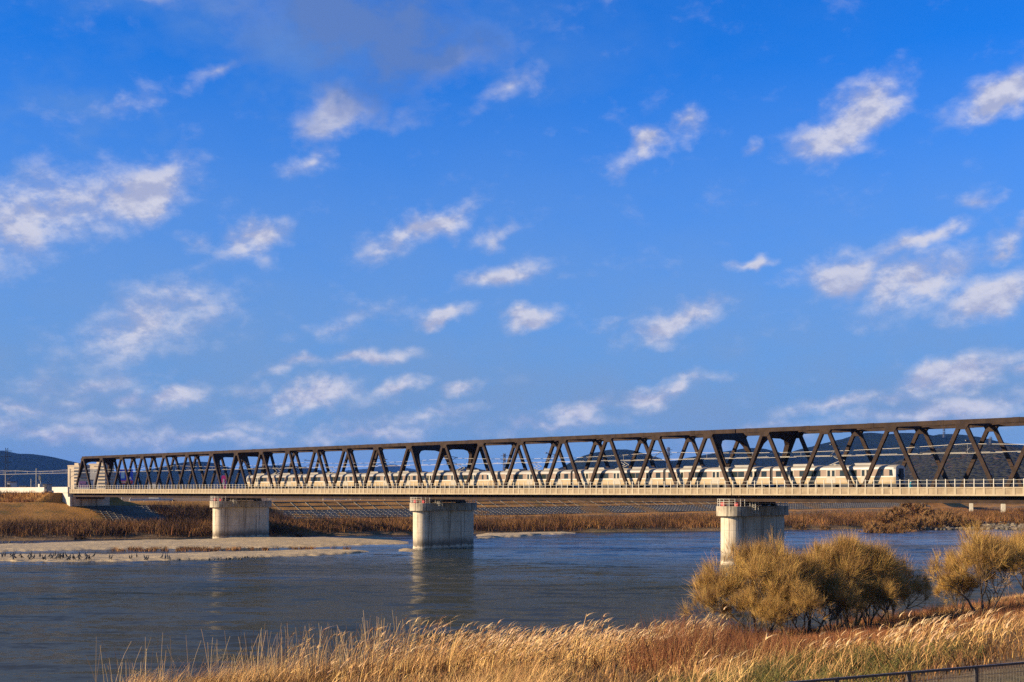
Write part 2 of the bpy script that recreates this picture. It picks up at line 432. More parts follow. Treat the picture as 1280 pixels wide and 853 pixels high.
# river
wm = bpy.data.materials.new('river_water'); wm.use_nodes = True
N = NT(wm.node_tree); b = wm.node_tree.nodes['Principled BSDF']
tc = N.n('ShaderNodeTexCoord').outputs['Object']
v1 = N.mapping(tc, rot=(0, 0, R(12)), scale=(.38, 1, 1))
v2 = N.mapping(tc, rot=(0, 0, R(-14)), scale=(.65, 1, 1))
zone = N.noise(N.mapping(tc, rot=(0, 0, R(8)), scale=(.22, 1, 1)), .03, 4, .6)       # gusts and slicks
gust = N.maprange(zone, .35, .65, .55, 1.2)
half = (.5, .5, .5)
w = N.vmath('SCALE', N.vmath('SUBTRACT', N.noise(v1, .34, 2, .5, color=True), half), scale=.85)
w = N.vmath('ADD', w, N.vmath('SCALE', N.vmath('SUBTRACT', N.noise(v2, 1.5, 3, .6, .5, color=True), half), scale=.55))
w = N.vmath('ADD', w, N.vmath('SCALE', N.vmath('SUBTRACT', N.noise(v1, .10, 2, .5, color=True), half), scale=.07))
w = N.vmath('MULTIPLY', N.vmath('SCALE', w, scale=gust), (.75, 1, 0))
sp = N.n('ShaderNodeSeparateXYZ'); N.put(sp.inputs[0], tc)
ruff = N.math('MULTIPLY', N.maprange(N.math('ADD', sp.outputs[1], N.math('MULTIPLY', N.noise(N.mapping(tc, scale=(.3, 1, 1)), .03, 3, .6), 120)), 190, 290), N.maprange(N.noise(N.mapping(tc, scale=(.12, 1, 1)), .05, 3, .6), .36, .58, .35, 1))
nrm = N.vmath('NORMALIZE', N.vmath('ADD', w, (0, 0, 1)))
gl = N.n('ShaderNodeBsdfGlossy'); gl.inputs['Roughness'].default_value = .14; gl.inputs['Color'].default_value = (1, 1, 1, 1); N.put(gl.inputs['Normal'], nrm)
fr = N.n('ShaderNodeFresnel'); fr.inputs['IOR'].default_value = 1.33; N.put(fr.inputs['Normal'], nrm)
mixw = N.n('ShaderNodeMixShader'); N.put(mixw.inputs[0], N.math('MULTIPLY', fr.outputs[0], N.math('MULTIPLY_ADD', ruff, .46, .28)))
wm.node_tree.links.new(b.outputs[0], mixw.inputs[1]); wm.node_tree.links.new(gl.outputs[0], mixw.inputs[2])
wm.node_tree.links.new(mixw.outputs[0], wm.node_tree.nodes['Material Output'].inputs['Surface'])
b.inputs['Specular IOR Level'].default_value = 0
c = N.mix(N.maprange(N.noise(tc, .02, 3, .5), .4, .65), (.037, .037, .023), (.023, .028, .018))
c = N.mix(ruff, c, (.012, .024, .034))
N.put(b.inputs['Base Color'], c)
b.inputs['Roughness'].default_value = .14; b.inputs['IOR'].default_value = 1.33
M['water'] = wm
wq = np.array([-13000, -3000, -500, 0, 150, 300, 500, 1500, 5000, 14000.]); wt = np.array([40., 70, 140, 220, 290])
Qw, Tw = np.meshgrid(wq, wt)
Vw = np.stack([CS * Qw - SN * Tw, SN * Qw + CS * Tw, 0 * Qw], -1).reshape(-1, 3)
i = np.arange(len(wt) - 1)[:, None] * len(wq) + np.arange(len(wq) - 1)[None, :]
np_mesh('river_water', Vw, np.stack([i, i + 1, i + 1 + len(wq), i + len(wq)], -1).reshape(-1, 4), 'water', kind='structure')

# gravel bars
gr = bpy.data.materials.new('river_gravel'); gr.use_nodes = True
N = NT(gr.node_tree); b = gr.node_tree.nodes['Principled BSDF']
tc = N.n('ShaderNodeTexCoord').outputs['Object']
c = N.mix(N.maprange(N.noise(tc, .25, 5, .7), .35, .65), (.52, .36, .155), (.33, .23, .10))
c = N.mix(N.math('MULTIPLY', N.maprange(N.noise(tc, .8, 8, .9), .46, .60), .85), c, (.14, .11, .08))
c = N.mix(N.maprange(N.noise(N.vmath('ADD', tc, (31, 7, 0)), 1.8, 4, .8), .62, .72), c, (.62, .57, .48))
N.put(b.inputs['Base Color'], c); b.inputs['Roughness'].default_value = .95
bn = N.n('ShaderNodeBump'); bn.inputs['Distance'].default_value = .12; N.put(bn.inputs['Height'], N.noise(tc, 2.5, 5, .75)); N.put(b.inputs['Normal'], bn.outputs[0])
M['gravel'] = gr


def gravel_bar(xs, up, lo, hgt, seed):
    X = np.arange(xs[0], xs[-1] + .1, 3.0)
    U = np.interp(X, xs, up); L = np.interp(X, xs, lo)
    U = U + (fbm(X / 14, X * 0, 3, seed) - .5) * 1.2; L = L + (fbm(X / 11, X * 0 + 5, 4, seed + 3) - .5) * 1.6
    rows = 16; V = []
    for r in range(rows):
        f = r / (rows - 1)
        y = U + (L - U) * f
        Zd = EYE * FPX / (y - HOR); Xw = (X - 640) / FPX * Zd
        edge = np.minimum(1, np.minimum(f, 1 - f) * 7) * np.minimum(1, np.minimum(X - xs[0] + 1, xs[-1] - X + 1) / 25)
        z = -.18 + (hgt + .18) * edge * (.55 + .8 * fbm(Xw / 9, Zd / 9, 4, seed))
        V.append(np.stack([Xw, Zd, z], -1))
    V = np.stack(V); n = len(X)
    i = np.arange(rows - 1)[:, None] * n + np.arange(n - 1)[None, :]
    F = np.stack([i, i + n, i + n + 1, i + 1], -1).reshape(-1, 4)
    return np_mesh('gravel_bar', V.reshape(-1, 3), F, 'gravel', smooth=True, kind='structure')
gravel_bar([-300, 0, 100, 215, 300, 400, 470, 520], [680, 681, 677.5, 674.5, 672, 670.5, 671.5, 678], [695, 691, 688, 687, 686.5, 684.5, 681.5, 679.5], .34, 3)
gravel_bar([-300, 0, 100, 190, 300, 400, 470], [697, 694.2, 693.4, 692.2, 690, 687.8, 688.6], [706, 702.5, 703, 701.8, 698, 695, 690], .30, 8)
gravel_bar([588, 620, 680, 726], [668, 667, 665.6, 665.8], [675.5, 673, 669, 667], .4, 14)
gravel_bar([490, 505, 516, 528], [687, 686, 686, 687], [690, 690, 690.5, 689], .3, 18)

# ------------------------------------------------------------------ hills
def hill(name, pts, Z, depth, mat, seed, rough=.10, step=None, foot=5.0):
    xs = [p[0] for p in pts]; ys = [p[1] for p in pts]
    n = int((xs[-1] - xs[0]) / 2.5); X = np.linspace(xs[0], xs[-1], n)
    Y = np.interp(X, xs, ys)
    k = np.ones(5) / 5; Y = np.convolve(np.pad(Y, 2, 'edge'), k, 'valid')
    H = (HOR - Y) / FPX * Z + EYE - foot
    H = H * (1 + .02 * (fbm(X / 9, X * 0, 3, seed) - .5))
    rows = 34; V = []
    for r in range(rows):
        f = r / (rows - 12)
        Zr = Z - depth * (1 - f) if f <= 1 else Z + depth * (f - 1) * 1.4
        prof = (math.sin(min(f, 1) * math.pi / 2)) ** 1.15 if f <= 1 else max(0, math.cos((f - 1) / (11 / (rows - 12)) * math.pi / 2))
        Xw = (X - 640) / FPX * Z * (1 + 0 * X)
        rid = 1 - np.abs(2 * fbm(Xw / (depth * .35), Zr / (depth * .8) + 0 * Xw, 4, seed) - 1)
        amp = rough * 4 * (f * (1 - f)) if f < 1 else 0
        z = foot - 3 + (H + 3) * prof * (1 - amp + amp * rid)
        V.append(np.stack([Xw, Zr + 0 * Xw, z], -1))
    V = np.stack(V); i = np.arange(rows - 1)[:, None] * n + np.arange(n - 1)[None, :]
    F = np.stack([i, i + 1, i + n + 1, i + n], -1).reshape(-1, 4)
    return np_mesh(name, V.reshape(-1, 3), F, mat, smooth=True, kind='structure')


def forest(name, a, b_, sc, bump):
    m = bpy.data.materials.new(name); m.use_nodes = True
    N = NT(m.node_tree); b = m.node_tree.nodes['Principled BSDF']
    tc = N.n('ShaderNodeTexCoord').outputs['Object']
    c = N.mix(N.maprange(N.noise(tc, sc * .12, 5, .7), .38, .62), a, b_)
    vc = N.voronoi(tc, sc, out='Color')
    sp = N.n('ShaderNodeSeparateXYZ'); N.put(sp.inputs[0], vc)
    c = N.mix(N.math('MULTIPLY', sp.outputs[0], .5), c, tuple(x * .35 for x in a))
    c = N.mix(N.maprange(sp.outputs[1], .9, .97, 0, .25), c, (a[0] * 3.5, a[1] * 1.7, a[2] * 1.5))
    N.put(b.inputs['Base Color'], c); b.inputs['Roughness'].default_value = 1; b.inputs['Specular IOR Level'].default_value = 0
    bn = N.n('ShaderNodeBump'); bn.inputs['Distance'].default_value = bump; N.put(bn.inputs['Height'], N.math('SUBTRACT', 1, N.voronoi(tc, sc)))
    N.put(b.inputs['Normal'], bn.outputs[0])
    return m
M['forest_far'] = forest('forest_far', (.012, .018, .011), (.008, .012, .008), .05, 6)
M['forest_mid'] = forest('forest_mid', (.012, .017, .009), (.008, .012, .007), .07, 6)
M['forest_near'] = forest('forest_near', (.044, .039, .022), (.030, .029, .017), .10, 7)
hill('far_mountain', [(340, 606), (400, 596), (440, 588), (465, 586), (480, 583), (492, 580), (503, 584), (520, 587), (540, 591), (560, 596), (600, 602), (640, 608)], 12500, 2500, 'forest_far', 1)
hill('blue_hills', [(-500, 590), (-200, 575), (-60, 569), (0, 563), (10, 565.5), (20, 567), (45, 568), (60, 571), (80, 576), (100, 580), (130, 588), (150, 593), (170, 593), (190, 590), (205, 588), (220, 585), (235, 581), (246, 578), (258, 577), (268, 580), (290, 587), (320, 587), (335, 583), (355, 582), (375, 583), (385, 585), (400, 588), (420, 591), (440, 595), (460, 596), (475, 591), (495, 590), (510, 592), (530, 597), (548, 597), (565, 589), (583, 583), (592, 584), (605, 588), (622, 590), (650, 596), (700, 603)], 6200, 1500, 'forest_mid', 4)
hill('wooded_hills', [(640, 612), (670, 600), (690, 589), (700, 585), (710, 580), (720, 574), (732, 569), (745, 565.5), (765, 562), (785, 562.5), (800, 567), (815, 573), (830, 577), (845, 576), (860, 572), (875, 570), (890, 567), (905, 565), (918, 563), (930, 561), (940, 560), (950, 564), (965, 567), (975, 572), (985, 567), (1000, 562), (1020, 557), (1040, 552), (1060, 548), (1072, 543), (1080, 541), (1090, 541), (1100, 545), (1110, 543.5), (1118, 541.5), (1127, 541), (1138, 543), (1147, 546), (1160, 547), (1172, 543), (1190, 545), (1205, 549), (1220, 552), (1240, 556), (1260, 560), (1290, 563), (1340, 566), (1450, 575), (1700, 590), (1900, 606)], 4700, 1200, 'forest_mid', 9)
hill('forested_slope', [(1060, 613), (1080, 605), (1092, 597), (1110, 588), (1130, 578), (1150, 569), (1170, 561), (1195, 556), (1225, 555), (1245, 559), (1262, 563), (1280, 565), (1320, 560), (1400, 560), (1600, 580), (1900, 606)], 2300, 650, 'forest_near', 12, rough=.14)

# air: one closed box of even density round everything
hz = MB().box((-17500, -4200, -3.6), (17500, 20500, 420))
hm = bpy.data.materials.new('haze_air'); hm.use_nodes = True
hm.node_tree.nodes.remove(hm.node_tree.nodes['Principled BSDF'])
pv = hm.node_tree.nodes.new('ShaderNodeVolumePrincipled')
pv.inputs['Color'].default_value = (.12, .36, 1.0, 1); pv.inputs['Density'].default_value = 0.000028; pv.inputs['Anisotropy'].default_value = 0.0
hm.node_tree.links.new(pv.outputs[0], hm.node_tree.nodes['Material Output'].inputs['Volume'])
M['haze'] = hm
HAZE = hz.build('haze', 'haze', kind='stuff')

# ------------------------------------------------------------------ bridge
# local frame of every span: +X along the bridge towards the right of the photo, +Y across (away from the camera), Z up from the water
TW = 8.9                         # spacing of the two trusses
ZB, ZT = 9.72, 20.0              # centre lines of bottom and top chords


def truss_span(L, label, first=False, joint=.0):
    n = 7; p = L / n
    root = empty('truss_span', (0, 0, 0), BANG, label, 'bridge span', 'steel truss spans of the railway bridge')
    bx = lambda k: min(max(k * p, .35 + joint), L - .35 - joint)
    for y, who in ((0, 'near'), (TW, 'far')):
        m = MB()
        x0 = p / 2 - .25 if first else .04
        m.beam((x0, y, ZT), (L - .04, y, ZT), .55, .62)
        k = x0 + 2
        while k < L:                                            # splice plates
            m.box((k - .45, y - .30, ZT - .335), (k + .45, y + .30, ZT + .335)); k += p
        m.build('top_chord', 'steel', root)
        MB().beam((.04, y, ZB), (L - .04, y, ZB), .50, .62).build('bottom_chord', 'steel', root)
        for i in range(n):
            xt = (i + .5) * p
            gs = MB(); gs.prism([(xt - .95, ZT - .25), (xt + .95, ZT - .25), (xt + .55, ZT - .95), (xt - .55, ZT - .95)], y - .285, y + .285)
            gs.build('gusset_plate', 'steel', root)
        for i in range(n):
            xt = (i + .5) * p
            for sgn, xb in ((-1, bx(i)), (1, bx(i + 1))):
                MB().beam((xb - sgn * .12, y, ZB + .2), (xt + sgn * .30, y, ZT - .2), .46, .50).build('diagonal', 'steel', root)
    # cross frames
    for i in range(n):
        xt = (i + .5) * p
        if i in (0, n - 1):                                     # deep portal with haunches
            m = MB(); h = TW; sg = -1 if i == 0 else 1; slope = (p / 2 - .35) / (ZT - ZB)
            leg = [(.30, 0), (.30, 5.6), (.42, 5.6), (.62, 3.6), (1.0, 2.2), (1.7, 1.55), (2.8, 1.32)]
            poly = leg + [(h - a, b3) for a, b3 in leg[::-1]]
            k0 = len(m.v)
            for e in (-.40, .40):
                for a, b3 in poly: m.v.append((xt + e + sg * (slope * b3 + .25 * min(b3, 1)), a, ZT + .24 - b3))
            kk = len(poly); m.f.append(tuple(range(k0, k0 + kk))[::-1]); m.f.append(tuple(range(k0 + kk, k0 + 2 * kk))); m.m += [0, 0]
            for a in range(kk): b4 = (a + 1) % kk; m.f.append((k0 + a, k0 + b4, k0 + kk + b4, k0 + kk + a)); m.m.append(0)
            m.build('portal_frame', 'steel', root)
        else:
            MB().beam((xt, .28, ZT - .1), (xt, TW - .28, ZT - .1), .35, .42, side=(1, 0, 0)).build('top_strut', 'steel', root)
    m = MB()
    for i in range(n - 1):
        a, b2 = (i + .5) * p, (i + 1.5) * p
        m.beam((a + .2, .3, ZT + .05), ((a + b2) / 2, TW / 2, ZT + .05), .26, .26, side=(0, 0, 1))
        m.beam(((a + b2) / 2, TW / 2, ZT + .05), (b2 - .2, .3, ZT + .05), .26, .26, side=(0, 0, 1))
        m.beam((a + .2, TW - .3, ZT + .05), ((a + b2) / 2, TW / 2 + .1, ZT + .05), .26, .26, side=(0, 0, 1))
        m.beam(((a + b2) / 2, TW / 2 + .1, ZT + .05), (b2 - .2, TW - .3, ZT + .05), .26, .26, side=(0, 0, 1))
    m.build('lateral_bracing', 'steel', root)
    for i in range(n + 1):
        xb = min(max(i * p, .4), L - .4)
        MB().beam((xb, .26, ZB + .15), (xb, TW - .26, ZB + .15), .4, 1.0, side=(1, 0, 0)).build('floor_beam', 'steel', root)
    for xe in (.12, L - .62): MB().box((xe, .35, 8.86), (xe + .5, 8.55, 9.40)).build('end_beam', 'steel', root)
    m = MB()
    for y in (1.8, 3.3, 5.6, 7.1): m.box((.1, y - .12, ZB + .06), (L - .1, y + .12, ZB + .66))
    m.build('stringers', 'steel', root)
    MB().box((.06, .75, 10.52), (L - .06, 8.15, 10.78)).build('track_deck', 'ballast', root)
    for yc in (2.55, 6.35):
        m = MB()
        for s2 in (-.55, .55): m.box((.02, yc + s2 - .04, 10.86), (L - .02, yc + s2 + .04, 11.0))
        m.build('rail', 'rail', root)
    for yc in (2.55, 6.35):
        m = MB(); x = .3
        while x < L - .3:
            m.box((x, yc - 1.0, 10.78), (x + .24, yc + 1.0, 10.87)); x += .62
        m.build('sleeper_row', 'ballast', root)
    # inspection walkway on the near side
    yf = -1.3
    MB().box((.03, yf + .10, 10.86), (L - .03, -.30, 11.02)).build('walkway_slab', 'fascia_panel', root)
    m = MB(); nr = int(L / 1.25); st = L / nr
    m.box((.02, yf - .02, 11.34), (L - .02, yf + .13, 11.50)); m.box((.02, yf - .04, 10.38), (L - .02, yf + .13, 10.56))
    for k in range(nr):
        m.box((k * st + .02, yf, 10.55), (k * st + .34, yf + .11, 11.345))
    m.build('walkway_fascia', 'fascia', root)
    MB().box((.02, yf + .06, 10.5), (L - .02, yf + .12, 11.4)).build('fascia_panel', 'fascia_panel', root)
    for k in range(int(L / 2.5)): MB().beam((k * 2.5 + .5, -.26, 10.0), (k * 2.5 + .5, yf + .1, 10.40), .12, .16, side=(1, 0, 0)).build('walkway_bracket', 'steel', root)
    rail = MB()
    for z in (12.42, 11.95): rail.box((.02, yf + .03, z - .022), (L - .02, yf + .075, z + .022))
    rl = rail.build('walkway_railing', 'galv', root)
    for k in range(nr):
        MB().box((k * st + .12, yf, 11.5), (k * st + .21, yf + .09, 12.56)).build('post', 'white', rl) if k == 0 else None
    p0 = [o for o in bpy.data.objects if o.parent == rl][0]
    for k in range(1, nr):
        c = p0.copy(); COL.objects.link(c); c.parent = rl; c.location = (k * st, 0, 0)
    return root


PIER_T = [34.4, 104.4, 174.3, 244.0]      # t of the piers, right to left
ABUT_T = 318.6
def place_span(root, t_left):
    root.location = QT(Q0, t_left, 0)
spB = truss_span(69.8, 'steel truss span between the leftmost river pier and the middle pier, far train cars inside')
place_span(spB, 244.0)
remember(spB)
spC = copy_tree(spB); spC['label'] = 'steel truss span between the middle pier and the tall pier by the willows'; place_span(spC, 174.3)
spD = copy_tree(spB); spD['label'] = 'nearest steel truss span running off the right edge, holding the front train car'; place_span(spD, 104.4)
spE = copy_tree(spB); spE['label'] = 'steel truss span beyond the right edge of the photo'; place_span(spE, 34.5)
spA = truss_span(74.6, 'farthest steel truss span ending at the white abutment on the left bank', first=True)
place_span(spA, ABUT_T)
# top chord bridging piece over the expansion joint is part of the spans' own chords


def stadium(x0, x1, r, n=14, half=None):
    """outline, local: long axis along Y from x0 to x1, semicircular ends of radius r"""
    pts = []
    for k in range(n + 1):
        a = math.pi + math.pi * k / n; pts.append((r * math.cos(a), x0 + r * math.sin(a)))
    for k in range(n + 1):
        a = math.pi * k / n; pts.append((r * math.cos(a), x1 + r * math.sin(a)))
    return pts


def bridge_pier(t, label):
    root = empty('bridge_pier', QT(Q0, t, 0), BANG, label, 'bridge pier', 'concrete river piers under the truss bridge')
    m = MB(); prof = stadium(-1.2, 10.0, 1.7)
    m.prism(prof, -2.6, 7.25, plane='xy'); m.build('shaft', 'concrete', root, bevel=.03)
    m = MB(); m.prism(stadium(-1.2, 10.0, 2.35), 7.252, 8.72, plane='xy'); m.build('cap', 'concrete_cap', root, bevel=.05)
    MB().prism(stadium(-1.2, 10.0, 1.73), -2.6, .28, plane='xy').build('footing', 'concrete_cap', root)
    for y in (0, TW):
        for x in (-.75, .75):
            m = MB(); m.box((x - .35, y - .4, 8.722), (x + .35, y + .4, 9.0)); m.box((x - .25, y - .28, 9.0), (x + .25, y + .28, 9.405))
            m.build('bearing', 'steel', root)
    # railing round the cap
    m = MB(); pr = stadium(-1.2, 10.0, 2.2, n=8)
    for i in range(len(pr)):
        a, c = pr[i], pr[(i + 1) % len(pr)]
        d = math.dist(a, c)
        for z in (9.1, 9.45, 9.8): m.tube([(a[0], a[1], z), (c[0], c[1], z)], .03, 4)
        k = max(1, int(d / 1.3))
        for j in range(k):
            f = j / k; m.tube([(a[0] + (c[0] - a[0]) * f, a[1] + (c[1] - a[1]) * f, 8.7), (a[0] + (c[0] - a[0]) * f, a[1] + (c[1] - a[1]) * f, 9.82)], .035, 4)
    m.build('cap_railing', 'white', root)
    m = MB()                                                    # hooped ladder cage on the downstream flank
    for x in (2.42, 2.95):
        m.tube([(x, .5, 7.6), (x, .5, 9.8)], .035, 4); m.tube([(x, 1.3, 7.6), (x, 1.3, 9.8)], .035, 4)
    for z in np.arange(7.7, 9.8, .3): m.tube([(2.42, .5, z), (2.95, .5, z), (2.95, 1.3, z), (2.42, 1.3, z)], .03, 4)
    m.build('ladder', 'white', root)
    m = MB(); m.box((-1.6, -1.9, 8.722), (-.95, -1.35, 9.3)); m.box((.9, -2.0, 8.722), (1.5, -1.4, 9.25)); m.build('valve_box', 'red', root)
    return root
bridge_pier(PIER_T[0], 'concrete pier beyond the right edge of the photo')
bridge_pier(PIER_T[1], 'tall stained concrete pier rising behind the bare willows')
bridge_pier(PIER_T[2], 'middle concrete pier standing at the tip of the gravel bar')
bridge_pier(PIER_T[3], 'leftmost concrete pier standing on the gravel bar')

# abutment
root = empty('bridge_abutment', QT(Q0, ABUT_T + .4, 0), BANG, 'white concrete abutment at the left end of the bridge', 'abutment')
m = MB(); m.box((-9, -.6, 2.5), (.8, 10.2, 9.35)); m.build('bearing_shelf', 'concrete', root)
m = MB(); m.box((-9, -.6, 9.352), (-.35, 10.2, 10.5)); m.build('back_wall', 'concrete', root)
m = MB(); m.prism([(.8, 3.2), (.8, 9.4), (-.4, 9.4), (-.4, 10.5), (-9.5, 10.5), (-9.5, 8.2)], -1.35, -.6); m.build('wing_wall', 'white', root)
m = MB(); m.box((-9.6, -1.5, 10.502), (-.2, -.9, 12.1)); m.build('parapet', 'white', root)

# ------------------------------------------------------------------ rail embankment fittings (left bank)
wq_ = 151.6
root = tag(MB().box((0, -.18, 10.4), (62, .18, 12.05)).build('parapet_wall', 'white'), 'long white parapet wall on the railway embankment left of the abutment', 'wall')
root.location = QT(wq_, ABUT_T + 10.2 + 62, 0); root.rotation_euler = (0, 0, BANG)
root = tag(MB().box((0, -.18, 10.4), (260, .18, 12.25)).build('parapet_wall', 'white'), 'farther white parapet wall running out of the left edge', 'wall')
root.location = QT(wq_ - .6, ABUT_T + 73 + 260, 0); root.rotation_euler = (0, 0, BANG)
m = MB()
for yc in (2.55, 6.35):
    for s2 in (-.55, .55): m.box((0, yc + s2 - .04, 10.85), (320, yc + s2 + .04, 11.0))
m.build('railway_track', 'rail', kind='structure').location = QT(Q0, ABUT_T + 330, 0)
bpy.data.objects['railway_track'].rotation_euler = (0, 0, BANG)
tb = MB().box((0, -2, 10.3), (330, 11, 10.8)).build('track_bed', 'ballast', kind='structure'); tb.location = QT(Q0, ABUT_T + 340, 0); tb.rotation_euler = (0, 0, BANG)

# overhead wires
def wire_run(y, label):
    m = MB(); x = -340.0; L0 = -34.0
    xs = np.arange(-640, 0.1, 10.0)
    m.tube([(x, y, 16.1) for x in (-640., 0.)], .026, 4)
    seg = 50.0; pts = []
    for k in range(int(640 / seg) + 1):
        for j in range(6):
            f = j / 6; x = -640 + (k + f) * seg
            if x <= 0: pts.append((x, y, 17.25 - 4 * .55 * f * (1 - f)))
    m.tube(pts, .026, 4)
    for p in pts[::1]: m.tube([p, (p[0], p[1], 16.1)], .012, 3)
    o = m.build('overhead_wire', 'wire'); o.location = QT(Q0, -20, 0); o.rotation_euler = (0, 0, BANG)
    return tag(o, label, 'wire', 'overhead wires above the tracks')
wire_run(2.55, 'overhead wire strung above the train on the near track')
wire_run(6.35, 'overhead wire strung above the empty far track')


def bracket():
    root = empty('catenary_bracket', (0, 0, 0), BANG, 'insulated overhead wire bracket inside the bridge trusses', 'bracket', 'overhead wire brackets in the bridge')
    MB().tube([(0, .4, 17.6), (0, 3.4, 17.35)], .06, 5).build('arm', 'galv', root)
    MB().tube([(0, .4, 16.0), (0, 3.0, 17.35)], .05, 5).build('brace', 'galv', root)
    MB().tube([(0, 1.4, 16.55), (0, 3.2, 16.2)], .04, 5).build('steady_arm', 'galv', root)
    m = MB()
    for y in (.55, .7, .85): m.tube([(0, y, 17.59), (0, y + .08, 17.59)], .09, 8)
    for y in (.55, .7): m.tube([(0, y, 16.1), (0, y + .08, 16.14)], .09, 8)
    m.build('insulator', 'steel', root)
    return root
b0 = bracket(); b0.location = QT(Q0, 104.4 - 44.9, 0); remember(b0)
for t in (69.3, 89.0, 121, 144, 169.3, 190, 214, 239, 262, 286, 308):
    c = copy_tree(b0); c.location = QT(Q0, t, 0)


def catenary_pole(px, Z, ztop, label):
    P_ = at(px, Z, 10.3); root = empty('catenary_pole', P_, BANG, label, 'pole')
    MB().tube([(0, 0, 0), (0, 0, ztop - 10.3)], [.2, .15], 8).build('mast', 'galv', root)
    m = MB(); m.tube([(0, 0, ztop - 11.2), (0, 3.2, ztop - 11.0)], .06, 5); m.tube([(0, 0, ztop - 12.8), (0, 2.8, ztop - 11.0)], .05, 5)
    m.build('arm', 'galv', root)
catenary_pole(45.5, 356, 17.6, 'tall pale pole on the embankment beside the railway signal')
catenary_pole(7, 371, 16.7, 'pale overhead wire pole nearest the left edge')
catenary_pole(87.5, 340, 17.2, 'overhead wire pole beside the end of the bridge')
catenary_pole(39, 372, 14.7, 'short thin pole left of the tall pale pole')
# railway signal
root = empty('railway_signal', at(51, 349, 10.3), BANG, 'railway signal with round black head and white box beside the tall pole', 'signal')
MB().tube([(0, 0, 0), (0, 0, 5)], .14, 8).build('mast', 'galv', root)
m = MB(); m.tube([(-.25, -.25, 4.4), (-.25, -.1, 4.4)], .75, 14); m.build('signal_head', 'dark', root)
MB().box((-.7, -.5, .1), (.3, .4, 2.7)).build('relay_box', 'white', root)

